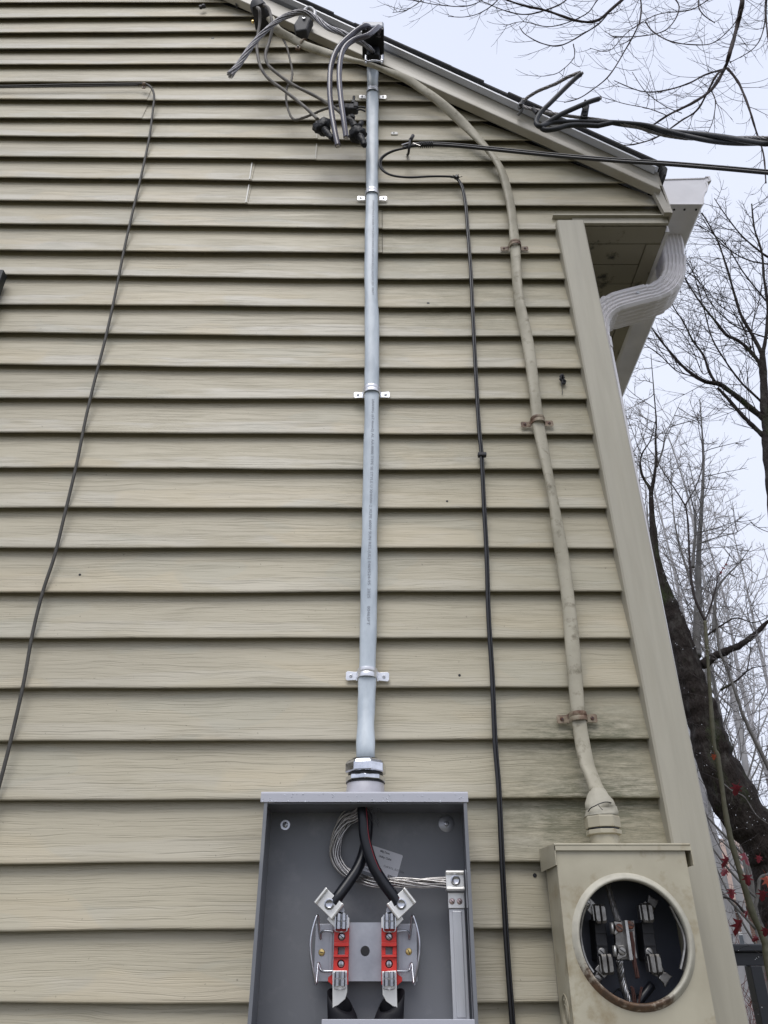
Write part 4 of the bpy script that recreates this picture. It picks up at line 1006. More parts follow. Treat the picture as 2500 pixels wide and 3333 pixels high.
wires = thing('service_conductors', 'new glossy black conductors and bare twisted neutral drooping from the new weatherhead', 'conductors', H(1400, 300, -.13))
M_GLOSS = mat('glossy_black_jacket', (.085, .08, .105), .26, col2=(.06, .055, .08), sc1=30, spec=.7)
hp = {}
for nm, pts in (('a', ((1395, 300, -.12), (1392, 262, -.146), (1375, 236, -.160), (1330, 240, -.170), (1230, 310, -.165), (1110, 430, -.16), (1045, 590, -.15), (1032, 800, -.14), (1048, 1000, -.13), (1078, 1180, -.125), (1106, 1312, -.12))),
                ('b', ((1470, 330, -.12), (1480, 275, -.140), (1472, 244, -.158), (1440, 268, -.170), (1370, 320, -.178), (1240, 365, -.175), (1150, 460, -.17), (1118, 640, -.16), (1128, 850, -.15), (1158, 1080, -.14), (1180, 1238, -.13)))):
    P_ = smooth([H(*p) for p in pts], 8); q = MB(); q.tube(P_, .0091, 14); c_ = part(q, 'conductor', M_GLOSS, wires, smooth_=True, auto=True)
    e = P_[-1]; d = (P_[-1]-P_[-2]).normalized(); q = MB()
    for k in range(7):
        a_ = k*math.pi/3; r_ = .0046 if k < 6 else 0; o = Vector((math.cos(a_)*r_, math.sin(a_)*r_, 0)); q.tube([e+o-d*.01, e+o+d*.003], .0022, 6)
    part(q, 'strand_end', M_ALUW, c_)
    fr = frames(P_); q = MB(); q.tube([P_[i]+Vector((.0022, -.0088, 0)) for i in range(4, len(P_))], .0009, 5)
    part(q, 'stripe', mat('dark_red_stripe_'+nm, (.05, .012, .018), .4), c_, smooth_=True)
pN = smooth([H(*p) for p in ((1425, 470, -.085), (1405, 448, -.110), (1380, 425, -.130), (1300, 375, -.15), (1150, 300, -.155), (1010, 245, -.15), (900, 155, -.15), (785, 108, -.155), (640, 145, -.155), (520, 220, -.15), (400, 330, -.14), (300, 455, -.13), (215, 580, -.12), (130, 680, -.115))], 8)
part(strand_bundle(pN, .0076, 13, .0021, 20, spread=lambda u: .8 if u < .2 else (1 if u < .75 else 1+.9*(u-.75)), seed=3, sides=6, jitter=.2), 'bare_neutral', mat('bare_aluminium', (.36, .355, .37), .45, .8, col2=(.20, .195, .205), sc1=120), wires, smooth_=True)
oh = thing('weatherhead', 'old grey service head tucked under the peak of the rake, two worn cables coming out', 'weatherhead', H(400, 230, -.07))
M_OWH = mat('old_grey_casting', (.055, .055, .06), .6, col2=(.03, .03, .033), sc1=40, bmp=.2, bsc=120, spec=.3)
cc = H(388, 60, -.06)
Mo = Matrix.Rotation(R(-22), 4, 'Y')
q = MB(); q.lathe([(.026, -.075), (.030, -.055), (.032, -.01), (.029, .015), (.020, .03), (.008, .036)], cc+Vector((.002, 0, -.01)), sides=22, M=Mo, sy=1.1); part(q, 'body', M_OWH, oh, smooth_=True)
q = MB(); a, b = H(332, 62, -.115), H(440, 22, -.115); d = (b-a)
q.add([a, b, b+Vector((0, .09, .01)), a+Vector((0, .09, .01)), a+Vector((0, 0, .006)), b+Vector((0, 0, .006)), b+Vector((0, .09, .017)), a+Vector((0, .09, .017))], [(0, 1, 2, 3), (4, 7, 6, 5), (0, 4, 5, 1), (1, 5, 6, 2), (2, 6, 7, 3), (3, 7, 4, 0)])
part(q, 'hood', M_OWH, oh, bevel=.003)
q = MB(); q.lathe([(.001, 0), (.021, 0), (.024, -.006)], H(430, 215, -.075), sides=16); part(q, 'insulator', M_BLKP, oh)
q = MB(); q.lathe([(.004, 0), (.006, .006), (.003, .010)], H(342, 208, -.05), 'Y', 8); part(q, 'screw', M_BRASS, oh)
owi = thing('worn_cables', 'worn grey cables and twisted bare wire hanging from the old service head', 'cables', H(500, 400, -.07))
M_WORN = mat('worn_grey_jacket', (.17, .155, .135), .6, col2=(.10, .092, .085), sc1=60, amt=(.35, .65), bmp=.2, bsc=160)
for pts in (((380, 70, -.11), (400, 90, -.125), (402, 200, -.10), (378, 380, -.08), (385, 500, -.075), (418, 620, -.072), (490, 715, -.07), (630, 820, -.07), (800, 955, -.075), (925, 1075, -.08)),
            ((420, 45, -.10), (470, 62, -.115), (500, 130, -.11), (514, 250, -.10), (490, 370, -.08), (456, 480, -.075), (470, 570, -.072), (540, 645, -.07), (700, 762, -.068), (880, 852, -.068), (1020, 935, -.07), (1120, 1005, -.075), (1215, 1100, -.085))):
    q = MB(); q.tube(smooth([H(*p) for p in pts], 7), lambda t: .0057+.0003*math.sin(t*70), 10); part(q, 'cable', M_WORN, owi, smooth_=True)
pT_ = smooth([H(*p) for p in ((555, 255, -.06), (600, 330, -.055), (645, 420, -.05), (675, 540, -.045), (696, 640, -.045), (685, 730, -.05), (650, 780, -.055), (640, 870, -.05), (652, 960, -.05), (680, 1040, -.052), (720, 1078, -.055), (800, 1058, -.06), (880, 1028, -.065), (960, 992, -.07), (1060, 962, -.072), (1120, 950, -.075), (1200, 985, -.08))], 6)
part(strand_bundle(pT_, .0026, 4, .0022, 170, seed=6), 'twisted_wire', M_WORN, owi, smooth_=True)
# taped splices
M_TAPE = mat('black_vinyl_tape', (.007, .007, .009), .5, bmp=.9, bsc=48, bd=.008, spec=.3)
def blob(name, label, c, rx_, rz_, tail, seed, ry_=None):
    t = thing(name, label, 'taped splice', c, 'taped cable ends'); rb_ = random.Random(seed); q = MB(); n, m = 18, 12; vs = []
    ph = [rb_.uniform(0, 6) for _ in range(5)]
    for j in range(m+1):
        th = math.pi*j/m
        for k in range(n):
            a_ = 2*math.pi*k/n; g = 1+.12*math.sin(2*a_+ph[0]+th*2)+.10*math.sin(3*a_+ph[1])*math.sin(th)+.08*math.sin(5*th+ph[2]+a_)+.09*math.sin(7*a_+4*th+ph[3])*math.sin(th)+.05*math.cos(9*th+ph[4])
            vs.append(Vector(c)+Vector((rx_*math.sin(th)*math.cos(a_)*g, (ry_ or rx_)*math.sin(th)*math.sin(a_)*g, rz_*math.cos(th)*g)))
    q.add(vs, [(j*n+k, j*n+(k+1) % n, (j+1)*n+(k+1) % n, (j+1)*n+k) for j in range(m) for k in range(n)])
    part(q, 'tape_wrap', M_TAPE, t, smooth_=True)
    P_ = smooth([H(*p) for p in tail], 6); q = MB(); q.tube(P_, lambda u: .013*(1-.35*u)*(1+.12*math.sin(u*25)), 10); part(q, 'taped_tail', M_TAPE, t, smooth_=True)
    return t
blob('taped_splice', 'larger black taped splice, left of the new black conductors', H(965, 1145, -.085), .031, .030, ((960, 1140, -.09), (1010, 1195, -.095), (1062, 1250, -.10)), 1, .024)
blob('taped_splice', 'black taped splice touching the grey cable, twisted tail hanging down', H(1285, 1205, -.085), .027, .031, ((1290, 1200, -.09), (1325, 1260, -.095), (1345, 1310, -.098)), 2, .022)
q = MB(); q.tube(smooth([H(1200, 1070, -.085), H(1240, 1110, -.085), H(1262, 1150, -.085)], 4), .012, 10); 
tt = [o for o in C.objects if o.name.startswith('taped_splice')][-1]; part(q, 'taped_neck', M_TAPE, tt, smooth_=True)
q = MB(); a = H(1320, 1100, -.09); q.tube([a, H(1290, 1150, -.09)], .009, 8); part(q, 'taped_stub', M_TAPE, tt, smooth_=True)
sbt = thing('split_bolt_connector', 'dark split bolt connector clamping the old bare wire beside the grey cable', 'wire connector', H(1235, 1060, -.09))
q = MB(); Ms = Matrix.Translation(H(1230, 985, -.088)); q.box(-.021, .019, -.014, .012, -.014, .014, Ms); q.box(-.025, -.010, -.018, .016, -.018, .009, Ms); q.box(.006, .022, -.017, .014, -.009, .019, Ms); part(q, 'body', M_OWH, sbt, bevel=.004)
q = MB(); q.tube([H(1250, 870, -.088), H(1243, 1000, -.088)], .0046, 10); q.lathe([(.009, 0), (.009, .012)], H(1245, 935, -.088), sides=6); part(q, 'bolt', M_BLKP, sbt)
q = MB(); q.lathe([(.010, 0), (.011, .012), (.008, .016)], H(1232, 1070, -.088), sides=8); part(q, 'nut', M_OWH, sbt)
q = MB()
for dy in (-10, 12): q.tube(smooth([H(1275, 985+dy, -.095), H(1310, 972+dy, -.10), H(1352, 985+dy*1.4, -.10)], 4), .0030, 7)
part(q, 'wire_tail', M_OWH, sbt, smooth_=True)
# insulator bracket on the rake
ib = thing('service_bracket', 'dark metal bracket with a white porcelain loop on the rake, under the bare neutral arc', 'bracket', H(770, 290, -.05))
q = MB(); q.prism([(H(x, y, -.07).x, H(x, y, -.07).z) for x, y in ((770, 140), (885, 170), (850, 240), (830, 300), (730, 315), (712, 250), (745, 200))], -.085, -.045); part(q, 'bracket', M_OWH, ib, bevel=.006)
q = MB(); q.tube(smooth([H(x, y, -.09) for x, y in ((800, 150), (805, 95), (845, 70), (890, 95), (897, 130), (880, 180))], 6), .0065, 10); part(q, 'porcelain_loop', mat('porcelain', (.50, .50, .52), .3, col2=(.2, .2, .2), sc1=60), ib, smooth_=True)
q = MB(); q.lathe([(.006, 0), (.006, .006)], H(800, 172, -.0855), 'Y', 6); part(q, 'bolt', M_ZINC, ib)
# leftover hardware near the top of the wall
hk = thing('wall_hook', 'small dark bracket scrap near the top edge, left of the old service head', 'bracket', H(225, 60, -.01))
q = MB(); P4 = lambda x, y, d: U(x/1.843, y/1.843, d)
q.prism([(P4(x, y, -.008).x, P4(x, y, -.008).z) for x, y in ((1415, 22), (1470, 15), (1470, 45), (1455, 25), (1425, 30), (1425, 48), (1415, 45))], -.02, -.004); part(q, 'bracket', M_OWH, hk)
nb_ = thing('wall_anchor', 'small old knob fastened high on the siding, left of the cables', 'fastener', P4(1218, 55, -.01))
q = MB(); q.lathe([(.009, 0), (.009, .008), (.005, .012)], P4(1222, 45, -.004), 'Y', 10); q.lathe([(.006, 0), (.006, .012)], P4(1206, 52, -.004), 'Y', 8); part(q, 'knob', M_OWH, nb_)
# ================================================================== service drop cut loose at the roof edge
M_DROPC = mat('weathered_black_jacket', (.016, .018, .022), .5, col2=(.026, .028, .033), sc1=60, spec=.35)
def G(x, y, d): return U(1650+x/2.765, 180+y/2.765, d)
drop = thing('service_drop', 'thick black cut service drop cables looped at the roof edge, running off right', 'cable', G(700, 600, -.12))
far = U(2500, 458, -.05)
def run(n_, ph, off):
    """the shared span from the bundle to the pole outside the picture, three legs twisted round each other"""
    pts = []
    for i in range(n_):
        t = i/(n_-1)
        base = [(1000, 612, -.13), (1150, 635, -.13), (1300, 665, -.13), (1420, 695, -.14), (1560, 718, -.15), (1659, 735, -.16), (1900, 748, -.2), (2350, 765, -.3)]
        pts.append(base)
    return base
base = smooth([G(*p) for p in ((950, 605, -.13), (1150, 632, -.13), (1300, 662, -.13), (1420, 692, -.14), (1560, 716, -.15), (1659, 728, -.16), (1900, 752, -.2), (2350, 775, -.3))], 12)
last = base[-1]; dirv = (base[-1]-base[-2]).normalized()
fr = frames(base); Lc = [0]
for i in range(1, len(base)): Lc.append(Lc[-1]+(base[i]-base[i-1]).length)
def leg(ph, r0=.0085):
    o = []
    for i, p in enumerate(base):
        k = min(1, i/25); a_ = ph+Lc[i]*9; o.append(p+fr[i][1]*math.cos(a_)*r0*k+fr[i][2]*math.sin(a_)*r0*k)
    p = o[-1]
    for j in range(1, 9): o.append(p+Vector((1.5*j, -.12*j, -.06*j+.028*j*j)))
    return o
A = smooth([G(*p) for p in ((828, 392, -.16), (740, 420, -.16), (600, 480, -.155), (480, 535, -.15), (370, 600, -.145), (310, 640, -.145), (345, 672, -.145), (440, 662, -.145), (540, 635, -.14), (665, 628, -.135), (820, 635, -.13))], 7)+leg(0)
B = smooth([G(*p) for p in ((665, 170, -.19), (620, 205, -.185), (520, 300, -.175), (400, 420, -.165), (300, 520, -.155), (262, 600, -.15), (300, 640, -.15), (400, 605, -.14), (520, 600, -.135), (700, 600, -.13), (850, 602, -.13))], 7)+leg(2.1)
for P_ in (A, B):
    q = MB(); q.tube(P_, .0078, 10); c_ = part(q, 'conductor', M_DROPC, drop, smooth_=True)
    q = MB(); d = (P_[0]-P_[1]).normalized(); q.tube([P_[0]-d*.004, P_[0]+d*.008], .0052, 8); part(q, 'strand_end', M_OLDW, c_)
Nn = smooth([G(*p) for p in ((130, 445, -.075), (170, 470, -.08), (250, 490, -.09), (350, 512, -.10), (500, 538, -.115), (660, 560, -.12), (780, 575, -.125), (900, 590, -.13))], 7)+leg(4.2)
part(strand_bundle(Nn, .0034, 6, .0024, 60, seed=8), 'bare_neutral', M_OLDW, drop, smooth_=True)
Nt = smooth([G(*p) for p in ((148, 415, -.08), (200, 370, -.09), (280, 322, -.11), (380, 280, -.13), (460, 245, -.15), (560, 190, -.17), (665, 152, -.185))], 7)
part(strand_bundle(Nt, .0034, 6, .0024, 60, seed=9), 'bare_neutral', M_OLDW, drop, smooth_=True)
dh = thing('deadend_hook', 'pale worn hook on the rake holding the service drop wire', 'hook', G(130, 520, -.06))
q = MB(); q.tube(smooth([G(x, y, d) for x, y, d in ((105, 530, -.045), (125, 515, -.06), (140, 470, -.07), (128, 430, -.075), (110, 450, -.075), (115, 480, -.07))], 5), .0052, 8); part(q, 'hook', mat('worn_metal', (.22, .22, .23), .6, .3, col2=(.07, .07, .07), sc1=60), dh, smooth_=True)
q = MB(); q.tube([G(150, 400, -.078), G(125, 455, -.078)], .008, 8); q.tube([G(235, 480, -.09), G(270, 520, -.09)], .007, 8); part(q, 'clevis', M_OWH, dh)
wc = thing('wedge_clamp', 'black wedge shaped clamp on the service drop wire, below the cut cable tip', 'clamp', G(700, 580, -.13))
q = MB(); q.prism([(G(x, y, -.13).x, G(x, y, -.13).z) for x, y in ((690, 452), (722, 448), (737, 480), (722, 575), (665, 578), (660, 550), (675, 490))], -.145, -.115); part(q, 'wedge', M_BLKP, wc, bevel=.005)
q = MB(); q.tube(smooth([G(680, 470, -.148), G(700, 500, -.15), G(725, 490, -.148)], 3), .002, 6); q.tube(smooth([G(668, 540, -.148), G(690, 555, -.15), G(722, 548, -.148)], 3), .002, 6); part(q, 'band', M_OWH, wc)
q = MB(); q.tube([G(705, 400, -.155), G(706, 460, -.135)], .0035, 6); part(q, 'stem', M_BLKP, wc)
# ================================================================== coax lines
M_COAX = mat('black_coax', (.013, .013, .015), .38)
def Dp(x, y, d): return U(x*1.50693, y*1.50693, d)
coax = thing('coax_cable', 'thin black coax line looping off the wall hook and running down between the two boxes', 'cable', Dp(1100, 2100, -.01))
cx_ = [(885, 318, -.050), (850, 326, -.045), (828, 338, -.04), (821, 352, -.035), (828, 368, -.03), (850, 379, -.025), (885, 383, -.02), (930, 381, -.015), (965, 381, -.013), (985, 384, -.012), (998, 402, -.012), (1006, 440, -.010), (1011, 500, -.008), (1017, 580, -.008), (1022, 680, -.009), (1028, 800, -.008), (1035, 920, -.008), (1041, 985, -.009), (1046, 1090, -.008), (1052, 1200, -.008), (1056, 1330, -.008), (1064, 1460, -.008), (1070, 1600, -.008), (1078, 1700, -.008), (1084, 1830, -.010), (1090, 1950, -.009), (1098, 2080, -.010), (1108, 2212, -.010), (1116, 2330, -.010)]
P_ = smooth([Dp(*p) for p in cx_], 6); P_.append(P_[-1]+Vector((.01, 0, -.8)))
fr = frames(P_)
q = MB(); q.tube([p+Vector((-.0026, 0, 0)) for p in P_], .0036, 8); part(q, 'line', M_COAX, coax, smooth_=True)
q = MB(); q.tube([p+Vector((.0030, .0015, .001)) for p in P_], .0022, 7); part(q, 'ground_wire', M_COAX, coax, smooth_=True)
S_ = smooth([Dp(*p) for p in ((870, 320, -.048), (892, 315, -.052), (940, 313, -.06), (1000, 317, -.07), (1060, 323, -.085), (1200, 337, -.13), (1330, 348, -.18), (1440, 355, -.22), (1550, 364, -.26), (1659, 374, -.30), (1760, 383, -.34))], 6)
for j in range(1, 9): S_.append(S_[len(S_)-1]+Vector((1.2, -.15, .03*j)))
q = MB(); q.tube(S_, .0050, 8); part(q, 'span', M_COAX, coax, smooth_=True)
q = MB(); q.tube([p+Vector((0, -.003, .007)) for p in S_], .0030, 7); part(q, 'messenger', M_COAX, coax, smooth_=True)
q = MB(); a = Dp(905, 314, -.055); b = Dp(936, 313, -.062)
hel = [a+(b-a)*(k/60)+Vector((0, math.cos(k*.75)*.0095, .003+math.sin(k*.75)*.0095)) for k in range(61)]
q.tube(hel, .0018, 5); part(q, 'wrap', M_COAX, coax, smooth_=True)
ch = thing('wall_hook', 'dark drive hook in the siding holding the black coax span', 'hook', Dp(885, 332, -.02))
q = MB(); q.tube(smooth([Dp(880, 334, .004), Dp(882, 332, -.03), Dp(884, 318, -.06), Dp(886, 300, -.06)], 5), .0042, 8); q.tube([Dp(887, 303, -.06), Dp(892, 293, -.058)], .0062, 8); part(q, 'shank', M_OWH, ch, smooth_=True)
q = MB(); q.tube([Dp(868, 313, -.05), Dp(884, 308, -.062)], .0025, 6); q.tube([Dp(892, 309, -.062), Dp(908, 315, -.06)], .0015, 5); part(q, 'cable_tie_end', M_ALUW, ch)
q = MB(); q.lathe([(.0085, 0), (.0105, .004), (.006, .010)], Dp(986, 385, -.010), 'Y', 7)
for a_ in (.3, 1.2, 2.2, 3.3): q.tube([Dp(986, 385, -.018), Dp(986, 385, -.020)+Vector((math.cos(a_)*.02, -.004, math.sin(a_)*.015))], .0014, 4)
part(q, 'cable_clip', M_COAX, coax)
q = MB(); c_ = Dp(1041, 984, -.006); q.box(c_.x-.011, c_.x+.011, -.016, -.002, c_.z-.005, c_.z+.005); part(q, 'cable_clip', M_OWH, coax, bevel=.002)
lc_ = thing('coax_cable', 'long thin dark cable crossing the left siding and slanting down to the left edge', 'cable', Dp(60, 1400, -.01))
M_LCO = mat('faded_black_cable', (.050, .047, .042), .6, col2=(.075, .07, .06), sc1=90, bmp=.1, bsc=300)
lx = [(-160, 187, -.009), (-60, 186, -.009), (0, 186, -.008), (60, 185, -.009), (150, 183, -.009), (230, 182, -.009), (295, 181, -.009), (315, 182, -.012), (327, 190, -.013), (333, 208, -.011), (330, 240, -.008), (322, 300, -.007), (305, 380, -.007), (286, 460, -.007), (268, 540, -.006), (248, 640, -.007), (228, 730, -.007), (205, 820, -.007), (185, 905, -.007), (166, 1000, -.007), (140, 1110, -.007), (118, 1200, -.007), (92, 1280, -.007), (70, 1370, -.008), (52, 1470, -.009), (30, 1570, -.009), (8, 1660, -.010), (-25, 1780, -.010), (-70, 1930, -.01)]
q = MB(); q.tube(smooth([Dp(*p) for p in lx], 6), .0040, 8); part(q, 'line', M_LCO, lc_, smooth_=True)
q = MB(); q.tube(smooth([Dp(x, y+4, d) for x, y, d in ((-60, 186, -.007), (60, 184, -.008), (180, 182, -.007), (300, 180, -.007))], 6), .0028, 6); part(q, 'ground_wire', M_LCO, lc_, smooth_=True)
cl = thing('cable_clip', 'small rusty clip fixing the dark cable at its bend on the left siding', 'cable clip', Dp(312, 190, -.01))
c_ = Dp(312, 183, -.010); q = MB(); q.tube([c_+Vector((0, -.0075*math.cos(a_), .0075*math.sin(a_))) for a_ in [math.pi*(k/8-.5) for k in range(9)]], (.006, .001), 8, up0=(1, 0, 0)); q.box(c_.x-.006, c_.x+.006, -.011, -.008, c_.z-.022, c_.z-.006); part(q, 'clip', M_RSTRAP, cl)
q = MB(); q.lathe([(.003, 0), (.002, .002)], (c_.x, -.0112, c_.z-.015), 'Y', 8); part(q, 'nail', M_OWH, cl)
# ---- small marks on the wall
def hole(u, v, r=.0032):
    p = Dp(u, v, 0); k = int((p.z-1.55)//E_); zb = zedge(k, p.x); fz = (p.z-zb)/E_; y = .0175*fz
    q = MB(); q.lathe([(r, 0), (r*.8, .0006)], (p.x, y+.0004, p.z), 'Y', 8); part(q, 'nail_hole', M_BLK, house)
for u, v, r in ((925, 653, .0045), (966, 1081, .003), (993, 1457, .003), (170, 1238, .003), (458, 74, .006), (1158, 1889, .004)): hole(u, v, r)
wn = thing('wasp_nest', 'small dark lump of old nest stuck to the siding near the corner post', 'nest', Dp(1217, 822, -.005))
q = MB(); rr_ = random.Random(4)
for k in range(9): q.lathe([(.004, 0), (.007, .004), (.004, .009)], Dp(1213+rr_.uniform(-1, 5), 814+k*1.9, .006), 'Y', 6)
part(q, 'lump', M_OWH, wn, smooth_=True)
q = MB(); q.tube([Dp(1213, 826, -.001), Dp(1215, 848, -.004), Dp(1214, 853, -.002)], .0009, 4); part(q, 'root', M_OWH, wn)
wt = thing('plastic_tab', 'small white tab with a hole on the siding right of the grey cable', 'tab', Dp(852, 288, -.005))
q = MB(); p = Dp(852, 288, .004); q.prism([(p.x-.012, p.z-.008), (p.x+.011, p.z-.008), (p.x+.012, p.z), (p.x+.011, p.z+.007), (p.x-.011, p.z+.007)], .002, .008); part(q, 'tab', M_WHTAB, wt, bevel=.002)
q = MB(); q.lathe([(.003, 0), (.003, .0005)], (p.x-.002, .0018, p.z), 'Y', 8); part(q, 'hole', M_BLK, wt)
# shutter at the left edge
sh = thing('shutter', 'dark window shutter whose corner pokes in at the left edge', 'shutter', U(-60, 1100, -.02))
tr = U(13, 878, -.03); q = MB(); zt = tr.z; x1 = tr.x; x0 = x1-.36; hh = 1.3
M_SHUT = mat('dark_green_shutter', (.012, .016, .016), .5)
q.box(x0, x0+.05, -.032, -.004, zt-hh, zt); q.box(x1-.05, x1, -.032, -.004, zt-hh, zt); q.box(x0+.0505, x1-.0505, -.030, -.004, zt-.07, zt-.001); q.box(x0+.0505, x1-.0505, -.030, -.004, zt-hh+.001, zt-hh+.08); part(q, 'frame', M_SHUT, sh, bevel=.003)
for k in range(24):
    z = zt-.075-.05*k-.01; q = MB(); Ml = Matrix.Translation((0, -.015, z-.02)) @ Matrix.Rotation(R(-35), 4, 'X'); q.box(x0+.051, x1-.051, -.003, .003, -.022, .022, Ml); part(q, 'slat', M_SHUT, sh)
# ================================================================== ground, trees, fence, far houses
M_GRASS = mat('wet_lawn', (.075, .080, .035), .85, col2=(.11, .095, .055), sc1=3, col3=(.12, .075, .04), sc3=22, amt3=(.52, .66), bmp=.6, bsc=60, bd=.02)
q = MB(); n = 24
for i in range(n+1):
    for j in range(n+1):
        x = (i/n*2-1); y = (j/n*2-1); x = math.copysign(abs(x)**2.2, x)*600; y = math.copysign(abs(y)**2.2, y)*600
        q.v.append(Vector((x, y, -.02+.05*math.sin(x*.2)*math.cos(y*.17)*min(1, (abs(x)+abs(y))/20))))
q.f = [(i*(n+1)+j, (i+1)*(n+1)+j, (i+1)*(n+1)+j+1, i*(n+1)+j+1) for i in range(n) for j in range(n)]
g = part(q, 'ground', M_GRASS); g['kind'] = 'structure'
# unseen path in front of the wall, coloured dark to cut bounced light
q = MB(); q.box(-4.5, 1.6, -2.7, -.55, -.10, .012); g = part(q, 'path', mat('low_bounce_path', (.12, .115, .11), .7, col2=(.085, .08, .075), sc1=6, bmp=.4, bsc=200), None); g['kind'] = 'structure'

M_BARK = mat('dark_wet_bark', (.024, .019, .017), .85, col2=(.060, .056, .050), sc1=14, amt=(.5, .75), col3=(.035, .045, .020), sc3=4, amt3=(.56, .7), bmp=1.0, bsc=22, bd=.05, stretch=(1, 1, .4), spec=.15)
M_BARK2 = mat('grey_bark', (.16, .155, .15), .85, col2=(.09, .085, .08), sc1=10, bmp=.5, bsc=30, bd=.01, stretch=(1, 1, .5))
M_TWIG = mat('dark_twig', (.045, .038, .038), .8, spec=.2)
M_TWIG2 = mat('grey_twig', (.16, .15, .15), .85)
M_TWIG3 = mat('hazed_grey_twig', (.46, .45, .47), .85)  # lightened so the colour carries the haze over distant twigs
M_MAPLE = mat('brown_grey_branch', (.055, .042, .040), .8, col2=(.035, .028, .027), sc1=40, spec=.2)
M_GREENBARK = mat('mossy_sapling_bark', (.075, .075, .045), .75, col2=(.12, .115, .08), sc1=25)
rt = random.Random(21)
def rv(a=1): return Vector((rt.uniform(-a, a), rt.uniform(-a, a), rt.uniform(-a, a)))
def thin(q, pts, r0, r1, sides=3):
    """cheap tapered tube"""
    n = len(pts); o = len(q.v); d = (pts[-1]-pts[0]).normalized()
    a = d.orthogonal().normalized(); b = d.cross(a)
    for i, p in enumerate(pts):
        r = r0+(r1-r0)*i/(n-1)
        for k in range(sides):
            t = 2*math.pi*k/sides; q.v.append(p+a*(r*math.cos(t))+b*(r*math.sin(t)))
    for i in range(n-1):
        for k in range(sides): q.f.append((o+i*sides+k, o+i*sides+(k+1) % sides, o+(i+1)*sides+(k+1) % sides, o+(i+1)*sides+k))
def sprout(q, p, d, L, r, depth, curl, kids=5, flat=None):
    n = 6; pts = [p.copy()]; d = d.normalized(); seg = L/n; w_ = rv(.18)
    for i in range(n):
        d = (d+w_*.35+rv(.10)+Vector((0, 0, curl))*(i/n)).normalized(); pts.append(pts[-1]+d*seg)
    thin(q, pts, r, r*.45)
    if depth > 0:
        for k in range(kids):
            i = rt.randint(1, n-1); dd = (pts[i+1]-pts[i]).normalized(); s_ = dd.orthogonal().normalized()
            s_ = Quaternion(dd, rt.uniform(0, 6.28)) @ s_
            if flat: s_ = (s_-flat*s_.dot(flat)*.6)
            sprout(q, pts[i], dd*.75+s_*.8, L*rt.uniform(.35, .6), r*.6, depth-1, curl, max(2, kids-1), flat)
def limb(name, pts, r0, r1, m, parent, sides=8, n=6, knob=.08):
    P_ = smooth(pts, n); N_ = len(P_); sd_ = rt.uniform(0, 9)
    for i in range(1, N_-1): P_[i] = P_[i]+rv(r0*.10*(1-i/N_))
    q = MB(); q.tube(P_, lambda t: (r0+(r1-r0)*t**.85)*(1+knob*math.sin(t*37+sd_)+knob*.6*math.sin(t*83)), sides); part(q, name, m, parent, smooth_=True); return P_
def twigs_along(q, P_, step, L, r, depth, curl, t0=.1, kids=4, side=.9, fwd=.5, flat=None):
    acc = 0; Lt = sum((P_[i+1]-P_[i]).length for i in range(len(P_)-1)); run_ = 0
    for i in range(len(P_)-1):
        sgm = P_[i+1]-P_[i]; l = sgm.length; run_ += l; acc += l
        if run_/Lt < t0: acc = min(acc, step); continue
        while acc >= step:
            acc -= step*rt.uniform(.7, 1.3); d = sgm.normalized(); s_ = Quaternion(d, rt.uniform(0, 6.28)) @ d.orthogonal().normalized()
            if flat: s_ = (s_-flat*s_.dot(flat)*.6)
            sc_ = 1-.45*run_/Lt; sprout(q, P_[i]+sgm*rt.random(), d*fwd+s_*side, L*sc_*rt.uniform(.5, 1.2), r, depth, curl, kids, flat)
VY = Vector((0, 1, 0))
def K(pts, y): return [U(2000+p[0]/2.764, 700+p[1]/2.764, y+(p[2] if len(p) > 2 else 0)) for p in pts]      # tree crop
def T(pts, y): return [U(1900+p[0]/2.0117, 1400+p[1]/2.0117, y+(p[2] if len(p) > 2 else 0)) for p in pts]    # trunk crop
# ---- big leaning trunk behind the corner
YT = 6.5
big = thing('maple_tree', 'big dark wet trunk rising behind the house corner, forking into bare limbs', 'tree', (U(2560, 3300, YT).x, YT, 0))
ctr = [(1308, 2985), (1207, 2742), (1048, 2519), (885, 2212), (832, 2050), (788, 1900), (735, 1750), (690, 1600), (655, 1450), (610, 1300), (562, 1150), (512, 1000), (468, 850), (460, 700), (448, 560), (440, 420)]
P_ = T(ctr, YT); P_.insert(0, Vector((P_[0].x+.1, YT, 0.0)))
rad = [.30, .25, .235, .225, .205, .19, .175, .162, .15, .135, .118, .098, .078, .062, .046, .036, .026]
Ps = smooth(P_, 14); q = MB(); rr = []
for i in range(len(Ps)):
    t = i/(len(Ps)-1)*(len(rad)-1); a_ = int(min(t, len(rad)-2)); rr.append((rad[a_]+(rad[a_+1]-rad[a_])*(t-a_))*(.95+.03*math.sin(i*.7)+.03*math.sin(i*.29)))
prof14 = [(math.cos(2*math.pi*k/30)*(1+.06*math.sin(k*2.1)), math.sin(2*math.pi*k/30)*(1+.06*math.sin(k*1.3))) for k in range(30)]
q.tube(Ps, rr, prof=prof14)
from mathutils import noise as mn
for i, p in enumerate(q.v):
    c_ = Ps[min(i//len(prof14), len(Ps)-1)]; d = (p-c_); L = max(d.length, 1e-5); d = d/L
    k = mn.noise(Vector((p.x*7, p.y*7, p.z*1.6)))*.16+mn.noise(Vector((p.x*22, p.y*22, p.z*5)))*.10
    q.v[i] = p+d*(L*k)
part(q, 'trunk', M_BARK, big, smooth_=True)
qt = MB()
def tl(pts, r0, r1, m=M_BARK2, st=.22, L=.8, kids=4, depth=2):
    L_ = limb('branch', pts, r0, r1, m, big); twigs_along(qt, L_, st, L, .007, depth, .10, kids=kids); return L_
_tl = tl
